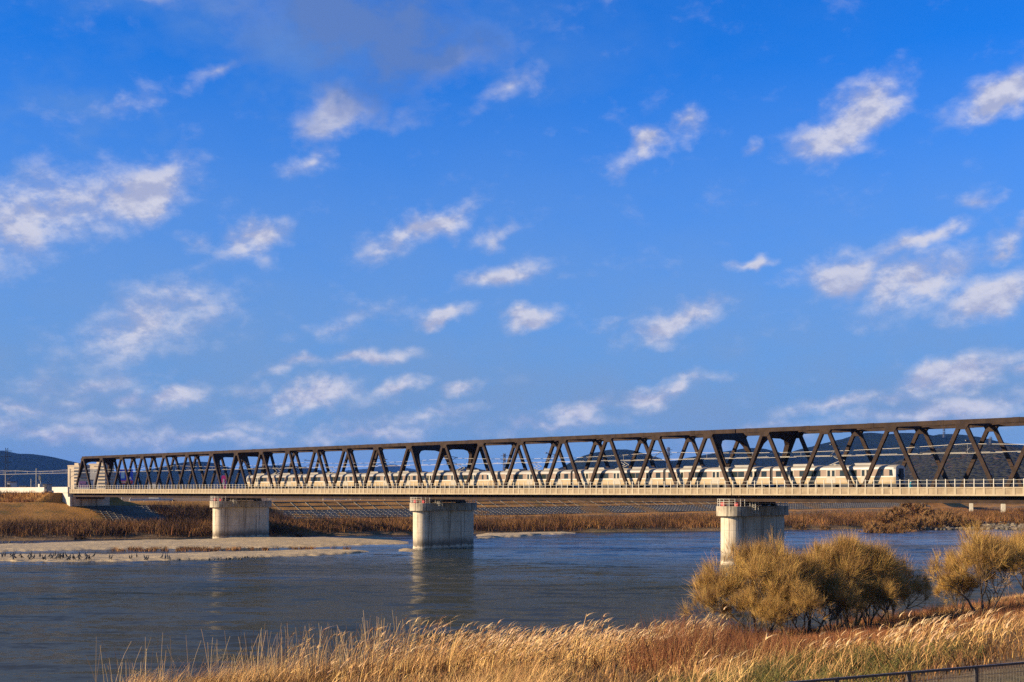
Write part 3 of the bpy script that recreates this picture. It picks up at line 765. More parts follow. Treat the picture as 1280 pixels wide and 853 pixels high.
# ------------------------------------------------------------------ train
def carriage_parts(root_parent, cab=0, panto=False):
    """one 19.7 m car, local X 0..19.7; cab=+1 at the right end, -1 at the left end. Body is a part; fittings are sub-parts."""
    L = 19.7; y0, y1 = -1.45, 1.45
    # cross-section (y, z) above the rail, closed loop
    sec = [(y0 + .05, 1.0), (y0, 1.15), (y0, 1.92), (y0, 2.06), (y0, 3.02), (y0 + .04, 3.28), (y0 + .28, 3.50), (y0 + .8, 3.62), (0, 3.68),
           (y1 - .8, 3.62), (y1 - .28, 3.50), (y1 - .04, 3.28), (y1, 3.02), (y1, 2.06), (y1, 1.92), (y1, 1.15), (y1 - .05, 1.0)]
    band = [0, 3, 2, 1, 0, 4, 4, 4, 4, 4, 4, 0, 1, 2, 3, 3]          # material of each strip
    xs = [.25, L - .25]; taper = [0, 0]
    if cab == 1: xs = [.25, L - 1.6, L - .9, L - .35, L - .05]; taper = [0, 0, .03, .12, .32]
    if cab == -1: xs = [.05, .35, .9, 1.6, L - .25]; taper = [.32, .12, .03, 0, 0]
    m = MB(); n = len(sec)
    for x, tp in zip(xs, taper):
        for (y, z) in sec:
            zz = z - tp * .25 * max(0, (z - 2.0) / 1.7) if z > 2 else z
            m.v.append((x + (0 if not cab else cab * .0), y * (1 - tp * .28), zz))
    for i in range(len(xs) - 1):
        for k in range(n - 1):
            mi_ = [3, 3, 2, 1, 0, 0, 4, 4, 4, 4, 0, 0, 1, 2, 3, 3][k]
            if cab and taper[i] + taper[i + 1] > 0.04 and mi_ == 1: mi_ = 2
            m.f.append((i * n + k, (i + 1) * n + k, (i + 1) * n + k + 1, i * n + k + 1)); m.m.append(mi_)
        m.f.append((i * n + n - 1, (i + 1) * n + n - 1, (i + 1) * n, i * n)); m.m.append(0)
    m.f.append(tuple(range(n))); m.m.append(0 if cab != -1 else 2)
    e = (len(xs) - 1) * n; m.f.append(tuple(range(e, e + n))[::-1]); m.m.append(0 if cab != 1 else 2)
    body = m.build('carriage', ['body', 'bodyw', 'stripe', 'lower', 'roof'], root_parent)
    for (ysd) in (y0, y1):
        sg = -1 if ysd < 0 else 1
        def plate(x0, x1, z0, z1, name, mat, out=.012):
            return MB().box((x0, ysd - sg * .05, z0), (x1, ysd + sg * out, z1)).build(name, mat, body)
        for xc in (3.1, 9.85, 16.6):
            if (cab == 1 and xc > 15) : xc = 15.2
            if (cab == -1 and xc < 5): xc = 4.5
            dr = MB()
            dr.box((xc - .72, ysd - sg * .05, 1.12), (xc + .72, ysd + sg * .014, 3.02))
            for a in (-.36, .36): dr.box((xc + a - .22, ysd, 2.08), (xc + a + .22, ysd + sg * .022, 2.92), mi=1)
            dr.build('door', ['door', 'glass'], body)
        wins = [(.75, 1.75), (4.7, 8.2), (11.5, 15.0), (17.95, 18.95)]
        if cab == 1: wins = [(.75, 1.75), (4.7, 8.2), (11.2, 13.9), (17.45, 17.95)]
        if cab == -1: wins = [(1.75, 2.25), (5.8, 8.2), (11.5, 15.0), (17.95, 18.95)]
        for a, b_ in wins:
            wm_ = MB(); k = max(1, round((b_ - a) / 1.15)); w_ = (b_ - a) / k
            for j in range(k): wm_.box((a + j * w_ + .04, ysd - sg * .04, 2.10), (a + (j + 1) * w_ - .04, ysd + sg * .012, 2.92))
            wm_.build('window', 'glass', body)
    for xa in (3.2, 12.6):
        m = MB(); m.prism([(xa, 3.6), (xa + .2, 3.92), (xa + 3.4, 3.92), (xa + 3.6, 3.6)], -.85, .85); m.build('roof_unit', 'body', body)
    MB().tube([(9.9, -.3, 3.6), (9.9, -.3, 3.9)], .25, 8).build('roof_vent', 'galv', body)
    for xb in (2.9, 16.8):
        m = MB()
        m.box((xb - 1.6, -1.15, .35), (xb + 1.6, -.95, .75)); m.box((xb - 1.6, .95, .35), (xb + 1.6, 1.15, .75)); m.box((xb - .4, -1.0, .4), (xb + .4, 1.0, .9))
        for xw in (-1.05, 1.05):
            for yy in (-.62, .62): m.tube([(xb + xw, yy - .06, .43), (xb + xw, yy + .06, .43)], .43, 16)
        m.build('bogie', 'dark', body)
    m = MB()
    for a, b_ in ((5.4, 7.6), (8.0, 10.4), (11.0, 13.8)): m.box((a, -1.25, .35), (b_, 1.25, .98))
    m.build('underfloor_boxes', 'dark', body)
    MB().box((-.26, -1.25, 1.1), (.26, 1.25, 3.35)).build('gangway', 'dark', body) if cab != -1 else None
    if cab:
        sx = L if cab == 1 else 0.0
        m = MB(); o = cab
        a = [(sx - o * .02, -1.12, 1.95), (sx - o * .02, 1.12, 1.95), (sx - o * .28, 1.1, 3.2), (sx - o * .28, -1.1, 3.2)]
        m.prism([(sx + o * .03, 1.98), (sx - o * .26, 3.22), (sx - o * .6, 3.22), (sx - o * .4, 1.98)], -1.2, 1.2)
        m.build('windscreen', 'cabglass', body)
        m = MB(); m.prism([(sx - o * .95, 2.1), (sx - o * .45, 2.1), (sx - o * .55, 2.95), (sx - o * .95, 2.95)], -1.462, -1.40); m.build('cab_side_window', 'glass', body)
        m = MB(); m.box((sx + o * .02, -.42, 1.15), (sx + o * .22, .42, 3.1)); m.build('end_door', 'dark', body)
        for yy in (-.95, .95): MB().tube([(sx - o * .1, yy, 1.62), (sx + o * .06, yy, 1.62)], .13, 10).build('headlight', 'stripe', body)
        MB().box((sx - o * .9, -1.2, .3), (sx + o * .02, 1.2, .98)).build('skirt', 'dark', body)
        MB().box((sx + o * .0, -.2, .75), (sx + o * .45, .2, 1.05)).build('coupler', 'dark', body)
    if panto:
        m = MB()
        for yy in (-.5, .5):
            m.tube([(9.0, yy, 3.7), (10.9, yy, 4.35)], .05, 4); m.tube([(10.9, yy, 4.35), (9.4, yy * .9, 5.02)], .045, 4)
            m.tube([(8.8, yy, 3.72), (11.0, yy, 3.72)], .05, 4)
        for xx in (9.3, 9.6): m.tube([(xx, -.85, 5.0), (xx, .85, 5.05)], .04, 5)
        for yy in (-.5, .5):
            for xx in (9.0, 10.7): m.tube([(xx, yy, 3.55), (xx, yy, 3.75)], .1, 8)
        m.build('pantograph', 'galv', body)
    return body


TR = empty('commuter_train', QT(Q0 + 2.55, 79.4, 11.0), BANG, 'long silver and beige commuter train crossing the bridge on the near track', 'train')
front = carriage_parts(TR, cab=1, panto=True); front.location = (-19.7, 0, 0)
midA = carriage_parts(TR, 0, False); midA.location = (-39.4, 0, 0)
midP = carriage_parts(TR, 0, True); midP.location = (-59.1, 0, 0)
tail = carriage_parts(TR, cab=-1, panto=True); tail.location = (-78.8, 0, 0)
for o in (front, midA, midP, tail): remember(o)
for src, k in ((front, 5), (midA, 6), (midP, 7), (tail, 8)):
    c = copy_tree(src, TR); c.location = (-19.7 * k, 0, 0)

# ------------------------------------------------------------------ vegetation
def foliage(name, a, b_, island=.35, rough=.75, scale=.15):
    return material(name, a, b_, scale, rough, island=island, spec=.15)
M['reed'] = foliage('reed_straw', (.95, .60, .25), (.42, .23, .085), .5, scale=.4)
M['plume'] = foliage('reed_plume', (.78, .55, .32), (.58, .38, .20), .3)
M['straw'] = foliage('dry_grass', (.62, .36, .13), (.20, .10, .04), .5, scale=.35)
M['straw_dark'] = foliage('brown_undergrowth', (.17, .09, .035), (.09, .045, .02))
M['greenish'] = foliage('green_undergrowth', (.19, .17, .045), (.10, .105, .03))
M['redbrush'] = foliage('red_brush', (.36, .15, .06), (.17, .07, .035))
M['stalk'] = foliage('pale_stalk', (.48, .36, .22), (.34, .24, .14), .3)
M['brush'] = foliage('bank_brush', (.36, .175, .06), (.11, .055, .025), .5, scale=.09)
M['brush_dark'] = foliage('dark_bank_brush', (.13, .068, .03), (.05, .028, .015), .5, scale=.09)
M['twig'] = foliage('willow_twigs', (.62, .39, .12), (.30, .17, .06), .5, scale=.5)
M['twig_brown'] = foliage('brown_twigs', (.36, .20, .08), (.22, .12, .05), .4, scale=.4)
M['bark'] = material('willow_bark', (.16, .115, .075), (.08, .058, .04), 3, .9)


def blades(P, H, Wd, lean, yaw, bend, segs=3, taper=1.0, face=None):
    """ribbons: P roots (N,3), H heights, Wd widths, lean = tip offset / height, yaw = heading of the lean, face = heading of the blade's plane"""
    n = len(P); f = np.linspace(0, 1, segs + 1)[None, :]
    face = rng.uniform(0, np.pi, n) if face is None else face
    off = lean[:, None] * H[:, None] * f ** (1 + bend[:, None])
    cx = P[:, 0:1] + np.cos(yaw)[:, None] * off; cy = P[:, 1:2] + np.sin(yaw)[:, None] * off
    cz = P[:, 2:3] + H[:, None] * f * (1 - .25 * lean[:, None] * f)
    w = Wd[:, None] * (1 - taper * .9 * f) / 2
    dx, dy = np.cos(face)[:, None] * w, np.sin(face)[:, None] * w
    L_ = np.stack([cx - dx, cy - dy, cz], -1); R_ = np.stack([cx + dx, cy + dy, cz], -1)
    V = np.stack([L_, R_], 2).reshape(n, -1, 3)
    k = 2 * (segs + 1)
    b0 = (np.arange(n) * k)[:, None, None]
    s_ = (np.arange(segs) * 2)[None, :, None]
    F = b0 + s_ + np.array([0, 1, 3, 2])[None, None, :]
    return V.reshape(-1, 3), F.reshape(-1, 4), np.stack([cx[:, -1], cy[:, -1], cz[:, -1]], -1)


def join(parts):
    V, F, off = [], [], 0
    for v, f in parts: V.append(v); F.append(f + off); off += len(v)
    return np.concatenate(V), np.concatenate(F)


def scatter(n, px0, px1, t0, t1, keep=None, zmin=.05):
    """points of the near bank seen between columns px0..px1, t0..t1 metres down the slope"""
    out = []
    got = 0
    while got < n:
        m_ = n * 4
        x = rng.uniform(px0, px1, m_); t = rng.uniform(t0, t1, m_)
        k = (x - 640) / FPX; Z = t / (CS - k * SN); X = k * Z
        Zmax = t1 / (CS - (px1 - 640) / FPX * SN)
        ok = (rng.uniform(0, 1, m_) < Z / Zmax) & (Z > 14)
        q, tt = XY2QT(X, Z); h = height(q, tt)
        ok &= h > zmin
        if keep is not None: ok &= rng.uniform(0, 1, m_) < keep(X, Z, x, t)
        out.append(np.stack([X, Z, h], -1)[ok]); got += ok.sum()
    return np.concatenate(out)[:n]


def patch(sc, lo, hi, seed):
    return lambda X, Z, x, t: np.clip((fbm(X / sc, Z / sc, 3, seed) - lo) / (hi - lo), 0, 1)


def grass(name, P, h0, h1, w, mat, lean=(.1, .5), wind=.35, segs=3, spread=.8, clump=0, hvar=None):
    if clump:
        P = np.repeat(P, clump, 0); P[:, :2] += rng.normal(0, .16, (len(P), 2))
    n = len(P)
    hh = rng.uniform(h0, h1, n)
    hh *= .40 + .95 * np.clip((fbm(P[:, 0] / 3.8, P[:, 1] / 3.8, 4, 77) - .28) / .42, 0, 1)
    hh *= 1 - .66 * np.clip((640 + FPX * P[:, 0] / P[:, 1] - 850) / 120, 0, 1) * np.clip((P[:, 1] - 45) / 20, 0, 1)
    v, f, tip = blades(P, hh, np.full(n, w) * rng.uniform(.6, 1.3, n), rng.uniform(*lean, n), rng.normal(wind, spread, n), rng.uniform(.4, 1.4, n), segs)
    return v, f, tip


# short and knee-high dry grass over the whole bank
parts = []
P = scatter(46000, -40, 1480, 17, 62, patch(5, .25, .5, 21)); v, f, _ = grass('', P, .35, 1.1, .024, None, lean=(.2, 1.1), spread=1.8); parts.append((v, f))
np_mesh('dry_grass', *join(parts), 'straw', kind='stuff')
P = scatter(29000, -40, 1480, 16, 64, patch(7, .35, .6, 31)); v, f, _ = grass('', P, .25, .9, .04, None, lean=(.2, 1.2), spread=2.5)
np_mesh('brown_undergrowth', v, f, 'straw_dark', kind='stuff')
kp = lambda X, Z, x, t: np.clip(1.2 - np.abs(x - 980) / 240, 0, 1) * np.clip((fbm(X / 3, Z / 3, 3, 41) - .35) / .2, 0, 1)
P = scatter(9000, 700, 1230, 17.5, 27, kp); v, f, _ = grass('', P, .3, .95, .04, None, lean=(.5, 1.4), spread=2.5)
np_mesh('green_undergrowth', v, f, 'greenish', kind='stuff')
# golden clumps
kp = lambda X, Z, x, t: np.clip((fbm(X / 4, Z / 4, 3, 51) - .46) / .14, 0, 1) * (1 - .6 * np.clip((x - 860) / 80, 0, 1))
P = scatter(4200, 150, 1330, 21, 60, kp); v, f, _ = grass('', P, .7, 1.6, .021, None, lean=(.2, .9), wind=.2, clump=9, spread=1.0, segs=4)
np_mesh('golden_grass', v, f, 'reed', kind='stuff')


# tall reeds with plumes, bent by a wind from the left
def reeds(n, px0, px1, t0, t1, h0, h1, kp, wplume=True):
    P = scatter(n, px0, px1, t0, t1, kp)
    hh = rng.uniform(h0, h1, n) * (.45 + 1.05 * fbm(P[:, 0] / 3.5, P[:, 1] / 3.5, 3, 90))
    yaw = rng.normal(.1, .35, n); ln = rng.uniform(.12, .38, n)
    v, f, tip = blades(P, hh, rng.uniform(.018, .03, n), ln, yaw, rng.uniform(.8, 1.8, n), 4, taper=.6)
    pr = [(v, f)]
    k = rng.random(n) < .6; tp = tip[k]; m_ = len(tp); pl = []
    for j in range(3):
        ll = rng.uniform(.22, .42, m_)
        v2, f2, _ = blades(tp - np.array([0, 0, .12]), ll, rng.uniform(.05, .085, m_), rng.uniform(.6, 1.6, m_), yaw[k] + rng.normal(0, .25, m_), rng.uniform(.2, .8, m_), 3, taper=1)
        pl.append((v2, f2))
    # leaves
    k = rng.random(n) < .8; P2 = P[k].copy(); m2 = len(P2)
    for j in range(3):
        Pz = P2.copy(); fz = rng.uniform(.2, .65, m2); Pz[:, 2] += hh[k] * fz; Pz[:, 0] += np.cos(yaw[k]) * ln[k] * hh[k] * fz ** 2.1
        v3, f3, _ = blades(Pz, rng.uniform(.3, .6, m2), rng.uniform(.02, .04, m2), rng.uniform(.5, 1.6, m2), rng.normal(.1, 1.0, m2), rng.uniform(0, .6, m2), 2)
        pr.append((v3, f3))
    return pr, pl
hp = lambda X, Z, x, t: np.clip(1.35 - np.abs(x - 720) / 150, 0, 1)
A, B = reeds(2000, 560, 900, 37, 51, 1.3, 2.1, hp)
A2, B2 = reeds(320, 860, 1330, 20, 30, .7, 1.3, patch(6, .42, .6, 61))
A3, B3 = reeds(600, 330, 640, 38, 58, 1.5, 2.3, lambda X, Z, x, t: np.clip((x - 300) / 280, .1, 1) * patch(4, .35, .55, 62)(X, Z, x, t))
np_mesh('tall_reeds', *join(A + A2 + A3), 'reed', kind='stuff')
np_mesh('reed_plumes', *join(B + B2 + B3), 'plume', kind='stuff')
# bare upright stalks against the water
kp = lambda X, Z, x, t: np.exp(-((x - 465) / 48.) ** 2) + .5 * np.exp(-((x - 350) / 45.) ** 2) + .18 * np.exp(-((x - 150) / 30.) ** 2) + .05
P = scatter(420, 110, 580, 46, 60, kp)
v, f, _ = blades(P, rng.uniform(1.4, 3.3, len(P)), rng.uniform(.022, .034, len(P)), rng.uniform(.02, .28, len(P)), rng.uniform(-3.1, 3.1, len(P)), rng.uniform(.1, 1, len(P)), 4, taper=.5, face=rng.normal(0, .3, len(P)))
np_mesh('bare_stalks', v, f, 'stalk', kind='stuff')
# reddish brush below the willows
kp = lambda X, Z, x, t: np.clip(1.3 - np.abs(x - 1030) / 260, .25, 1) * np.clip((fbm(X / 5, Z / 5, 3, 71) - .36) / .16, 0, 1)
P = scatter(5200, 780, 1330, 27, 50, kp); v, f, _ = grass('', P, .9, 2.3, .028, None, lean=(.05, .55), spread=3, clump=7, segs=3)
np_mesh('red_brush', v, f, 'redbrush', kind='stuff')

# ---- far bank brush
def far_points(n, u0, u1, q0, q1, keep=None, tmax=298):
    out, got = [], 0
    while got < n:
        q = rng.uniform(q0, q1, n * 3); ts = shore_t(q); t = ts + rng.uniform(u0, u1, n * 3)
        ok = t < tmax
        if keep is not None: ok &= rng.uniform(0, 1, n * 3) < keep(q, t, t - ts)
        X = CS * q - SN * t; Y = SN * q + CS * t; h = height(q, t); ok &= h > .02
        out.append(np.stack([X, Y, h], -1)[ok]); got += ok.sum()
    return np.concatenate(out)[:n]
def far_brush(name, n, u0, u1, q0, q1, h0, h1, w, mat, keep=None, tmax=298, k=6):
    P = far_points(n, u0, u1, q0, q1, keep, tmax); P = np.repeat(P, k, 0); P[:, :2] += rng.normal(0, .7, (len(P), 2)); N_ = len(P)
    hh = rng.uniform(h0, h1, N_) * (.55 + .95 * fbm(P[:, 0] / 7, P[:, 1] / 7, 3, 13))
    v, f, _ = blades(P, hh, rng.uniform(.5, 1.2, N_) * w, rng.uniform(.1, .8, N_), rng.uniform(-3.1, 3.1, N_), rng.uniform(.2, 1, N_), 2)
    return np_mesh(name, v, f, mat, kind='stuff')
far_brush('bank_brush', 9500, 1, 30, 60, 470, 1.2, 2.8, .14, 'brush', lambda q, t, u: np.clip(1.3 - u / 34, .2, 1) * np.clip((q - 60) / 160 + .25, .1, 1))
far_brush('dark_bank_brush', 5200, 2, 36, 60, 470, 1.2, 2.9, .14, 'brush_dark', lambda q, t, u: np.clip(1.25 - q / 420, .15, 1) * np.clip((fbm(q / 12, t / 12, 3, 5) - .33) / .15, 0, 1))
far_brush('berm_grass', 7000, 6, 130, 60, 700, .3, .9, .16, 'brush', lambda q, t, u: np.clip((fbm(q / 16, t / 16, 3, 6) - .38) / .15, 0, 1), tmax=304)
def bar_grass(n, px0, px1, py0, py1):
    px, py = rng.uniform(px0, px1, n), rng.uniform(py0, py1, n); k = fbm(px / 9, py / 3, 3, 8) > .5; px, py = px[k], py[k]
    Z = EYE * FPX / (py - HOR); P = np.stack([(px - 640) / FPX * Z, Z, 0 * Z - .05], -1)
    v, f, _ = blades(P, rng.uniform(.3, .75, len(P)), rng.uniform(.06, .14, len(P)), rng.uniform(.1, .9, len(P)), rng.uniform(-3.1, 3.1, len(P)), rng.uniform(.2, 1, len(P)), 2)
    np_mesh('sandbar_grass', v, f, 'brush', kind='stuff')
bar_grass(6000, 140, 440, 685.5, 689.5)
# brown shrub growth on the embankment slope left of the abutment, and darker brush whose colour stands in for the bridge's shade
def slope_brush(name, n, q0, q1, t0, t1, h0, h1, mat):
    q = rng.uniform(q0, q1, n); t = rng.uniform(t0, t1, n); h = height(q, t)
    P = np.stack([CS * q - SN * t, SN * q + CS * t, h], -1); P = np.repeat(P, 5, 0); P[:, :2] += rng.normal(0, .5, (len(P), 2)); N_ = len(P)
    hh = rng.uniform(h0, h1, N_) * (.5 + fbm(P[:, 0] / 6, P[:, 1] / 6, 3, 15))
    v, f, _ = blades(P, hh, rng.uniform(.06, .15, N_), rng.uniform(.1, .8, N_), rng.uniform(-3.1, 3.1, N_), rng.uniform(.2, 1, N_), 2)
    return np_mesh(name, v, f, mat, kind='stuff')
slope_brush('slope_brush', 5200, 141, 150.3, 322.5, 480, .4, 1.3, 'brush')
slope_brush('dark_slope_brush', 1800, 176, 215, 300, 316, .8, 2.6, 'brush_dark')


# ---- bare willows
def willow(name, seed, H, spread, stems, depth, mat, twigs=6, thick=.09, twig_w=.016, kids=(2, 2, 3), droop=-.12, tlen=.155, tj=.40):
    r = random.Random(seed); root = empty(name, (0, 0, 0)); limb = MB(); tips = []
    def grow(p, d, ln, rad, lv):
        pts = [p]; q = p.copy(); dd = d.copy()
        for k in range(3):
            dd = (dd + Vector((r.gauss(0, .12), r.gauss(0, .12), r.gauss(0, .06) + .05))).normalized(); q = q + dd * ln / 3; pts.append(q.copy())
        limb.tube(pts, [rad, rad * .9, rad * .8, rad * .68], 5 if lv > 2 else 3, caps=False)
        if lv <= 4:
            for e in range(2): f_ = r.random() * 3; i_ = min(2, int(f_)); tips.append((pts[i_].lerp(pts[i_ + 1], f_ - i_), dd, ln))
        if lv == 0: tips.append((q, dd, ln)); tips.append((q, dd, ln)); return
        for k in range(r.choice(kids)):
            ax = dd.orthogonal().normalized(); ax.rotate(Matrix.Rotation(r.uniform(0, 6.283), 3, dd))
            nd = dd.copy(); nd.rotate(Matrix.Rotation(R(r.uniform(12, 48)), 3, ax)); nd.z += .07 * (1 if lv > 1 else .4); nd.normalize()
            grow(q, nd, ln * r.uniform(.60, .86), rad * .60, lv - 1)
    base = H * .22
    for k in range(stems):
        a = 2 * math.pi * k / stems + r.uniform(-.4, .4); tl = R(r.uniform(8, 56)) * spread
        tl = max(tl, .12); d = Vector((math.cos(a) * math.sin(tl), math.sin(a) * math.sin(tl), math.cos(tl)))
        grow(Vector((math.cos(a) * .15, math.sin(a) * .15, -.25)), d, base * r.uniform(.85, 1.15), thick * r.uniform(.7, 1.1), depth)
    lo = limb.build('limbs', 'bark', root)
    T = np.array([[*t[0], *t[1], t[2]] for t in tips]); T = np.repeat(T, twigs, 0); n = len(T)
    D = T[:, 3:6] + rng.normal(0, tj, (n, 3)); D[:, 2] += .22 - droop; D /= np.linalg.norm(D, axis=1)[:, None]
    Lh = rng.uniform(.3, 1.0, n) * H * tlen
    side = np.cross(D, rng.normal(0, 1, (n, 3))); side /= np.linalg.norm(side, axis=1)[:, None]
    bendv = rng.normal(0, .14, (n, 3)) * Lh[:, None]; bendv[:, 2] += .05 * Lh
    rows = []
    for f_, w_ in ((0, 1), (.5, .8), (1, .25)):
        c = T[:, :3] + D * (Lh * f_)[:, None] + bendv * f_ * f_
        rows += [c - side * twig_w * w_ / 2, c + side * twig_w * w_ / 2]
    V = np.stack(rows, 1).reshape(-1, 3); b0 = np.arange(n)[:, None] * 6
    F = np.concatenate([b0 + np.array([0, 1, 3, 2]), b0 + np.array([2, 3, 5, 4])])
    cr = np_mesh('crown', V, F, mat); cr.parent = root
    return root


def stand(o, X, Y, rz=0.0, s=1.0, dz=0.0, sz=None):
    q, t = XY2QT(X, Y); o.location = (X, Y, float(height(q, t)) + dz); o.rotation_euler = (0, 0, rz); o.scale = (s, s, sz or s)
    return o
wA = willow('bare_willow', 3, 6.4, 1.05, 7, 7, 'twig', twigs=2, twig_w=.010)
wB = willow('bare_willow', 11, 6.0, 1.2, 7, 7, 'twig', twigs=2, twig_w=.010)
wC = willow('bare_willow', 23, 5.6, 1.2, 5, 7, 'twig', twigs=2, twig_w=.010)
for o in (wA, wB, wC): remember(o)
near_trees = [(wA, 1062, 88, 0.3, 1.2, 'largest bare willow, golden twigs, right half of the central thicket'),
              (wB, 950, 82, 1.9, 1.12, 'bare willow with leaning pale limbs in front of the tall pier'),
              (wC, 1230, 95, .2, 1.2, 'open branched bare willow at the right edge of the photo'),
              (wC, 1010, 84, 3.4, 1.05, 'bare willow between the leaning one and the largest one'),
              (wB, 1112, 92, 4.4, .86, 'bare willow at the right end of the central thicket'),
              (wA, 1300, 104, 2.2, 1.1, 'bare willow half cut off by the right edge'),
              (wC, 922, 80, 5.0, .66, 'small bare willow at the left end of the central thicket'),
              (wC, 985, 79, 1.1, .66, 'low bushy willow at the foot of the leaning willow'),
              (wB, 1040, 83, 2.3, .62, 'low bushy willow in front of the largest willow'),
              (wA, 1086, 86, 4.0, .66, 'low bushy willow between the largest one and the right end of the thicket'),
              (wA, 1200, 98, 3.0, .6, 'low willow at the left foot of the open branched willow')]
used = set()
for (o, px, Z, rz, s, lab) in near_trees:
    if o.name in used: o = copy_tree(o)
    else: used.add(o.name)
    tag(o, lab, 'tree', 'bare willows on the near bank'); stand(o, (px - 640) / FPX * Z, Z, rz, s, sz=s * 1.22)
sh = willow('bank_shrub', 31, 4.0, 1.6, 8, 3, 'twig_brown', twigs=9, thick=.07, twig_w=.05, kids=(2, 3))
sh2 = willow('bank_shrub', 37, 4.0, 1.6, 8, 3, 'brush_dark', twigs=9, thick=.07, twig_w=.05, kids=(2, 3))
for o in (sh, sh2): remember(o)
shrubs = [(1095, 660, 1.75), (1112, 660, 1.5), (1128, 658.5, 1.7), (1146, 657, 2.0), (1166, 656, 2.1), (1182, 655, 2.2), (1200, 655, 1.9), (1216, 655, 1.5), (1232, 655, 1.3), (1120, 655, 2.0), (1142, 652, 2.2), (1060, 658, 1.0),
          (770, 662, 1.0), (790, 662, 1.1), (812, 662, 1.1), (835, 661, 1.0), (858, 661, 1.1), (880, 660, 1.0), (700, 664, .8), (745, 663, .9), (640, 664, .7),
          (1030, 657, .9), (1000, 657, .9), (1255, 653, 1.0), (1275, 652, 1.0)]
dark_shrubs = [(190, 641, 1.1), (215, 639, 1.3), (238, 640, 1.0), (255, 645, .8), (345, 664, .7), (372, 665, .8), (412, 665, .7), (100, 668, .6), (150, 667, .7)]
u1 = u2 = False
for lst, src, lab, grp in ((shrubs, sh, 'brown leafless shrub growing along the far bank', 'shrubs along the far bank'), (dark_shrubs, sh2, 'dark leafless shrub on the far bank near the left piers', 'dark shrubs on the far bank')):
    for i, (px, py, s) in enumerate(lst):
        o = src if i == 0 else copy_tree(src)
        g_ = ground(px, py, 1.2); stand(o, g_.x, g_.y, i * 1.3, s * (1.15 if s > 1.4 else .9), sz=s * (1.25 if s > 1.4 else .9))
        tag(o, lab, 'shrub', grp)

# ---- rocks along the far right shore
def rock_mass(name, n, px0, px1, py0, py1, r0, r1, mat):
    base = []
    ph = (1 + 5 ** .5) / 2
    ico = np.array([(-1, ph, 0), (1, ph, 0), (-1, -ph, 0), (1, -ph, 0), (0, -1, ph), (0, 1, ph), (0, -1, -ph), (0, 1, -ph), (ph, 0, -1), (ph, 0, 1), (-ph, 0, -1), (-ph, 0, 1)]) / 1.9
    fc = np.array([(0, 11, 5), (0, 5, 1), (0, 1, 7), (0, 7, 10), (0, 10, 11), (1, 5, 9), (5, 11, 4), (11, 10, 2), (10, 7, 6), (7, 1, 8), (3, 9, 4), (3, 4, 2), (3, 2, 6), (3, 6, 8), (3, 8, 9), (4, 9, 5), (2, 4, 11), (6, 2, 10), (8, 6, 7), (9, 8, 1)])
    V, F = [], []
    for i in range(n):
        px, py = rng.uniform(px0, px1), rng.uniform(py0, py1); g_ = ground(px, py, .2); q, t = XY2QT(g_.x, g_.y)
        h = max(float(height(q, t)), 0); s = rng.uniform(r0, r1) * np.array([1, 1, .7]) * rng.uniform(.7, 1.3, 3)
        v = ico * (1 + rng.normal(0, .12, (12, 1))) * s; a = rng.uniform(0, 6.28)
        v = np.stack([v[:, 0] * math.cos(a) - v[:, 1] * math.sin(a), v[:, 0] * math.sin(a) + v[:, 1] * math.cos(a), v[:, 2]], -1)
        V.append(v + np.array([g_.x, g_.y, h + .1])); F.append(fc + 12 * i)
    return np_mesh(name, np.concatenate(V), np.concatenate(F), mat, kind='stuff')
M['rock'] = material('riprap_rock', (.26, .21, .14), (.09, .075, .055), 1.0, .9, island=.4)
rock_mass('riprap', 1000, 1105, 1330, 655.5, 661.5, .2, 1.0, 'rock')
rock_mass('gravel_stones', 260, 0, 400, 677, 685, .10, .24, 'rock')
rock_mass('gravel_stones', 160, 0, 330, 694, 699, .10, .24, 'rock')

# ---- levee revetment lattice (real ribs on the slope)
M['rib'] = material('revetment_concrete', (.24, .215, .175), (.15, .13, .10), .3, .9, streak=((.2, .2, .5), .6, (.13, .10, .06)))
M['block'] = material('revetment_block', (.15, .15, .145), (.11, .10, .085), .3, .95, streak=((.15, .15, .4), .7, (.17, .12, .05)))
def slope_z(t): return 2.0 + np.interp(t, [300, 304, 322], [0, .35, 6.0])
def revetment(q0, q1, t0, t1, name, step=2.4, rows=None, fill=True):
    m = MB(); h0, h1 = slope_z(t0), slope_z(t1)
    if fill: m.quad(QT(q0, t0, h0 + .06), QT(q1, t0, h0 + .06), QT(q1, t1, h1 + .06), QT(q0, t1, h1 + .06), mi=1)
    q = q0
    while q <= q1:
        m.beam(QT(q, t0, h0 + .10), QT(q + (t1 - t0) * .25, t1, h1 + .10), .22, .14, side=tuple(QT(1, 0, 0))); q += step * (1 + .15 * math.sin(q * 3))
    k = rows or 5
    for i in range(k + 1):
        t = t0 + (t1 - t0) * i / k; m.beam(QT(q0, t, slope_z(t) + .10), QT(q1, t, slope_z(t) + .10), .24, .14, side=(0, 0, 1))
    return m.build(name, ['rib', 'block'], kind='structure')
revetment(206, 640, 304.5, 312, 'levee_revetment', 2.2, 5)
revetment(206, 640, 312.2, 320, 'levee_revetment', 6.0, 2, fill=False)
revetment(158, 184, 304.5, 318, 'abutment_revetment', 1.6, 10)

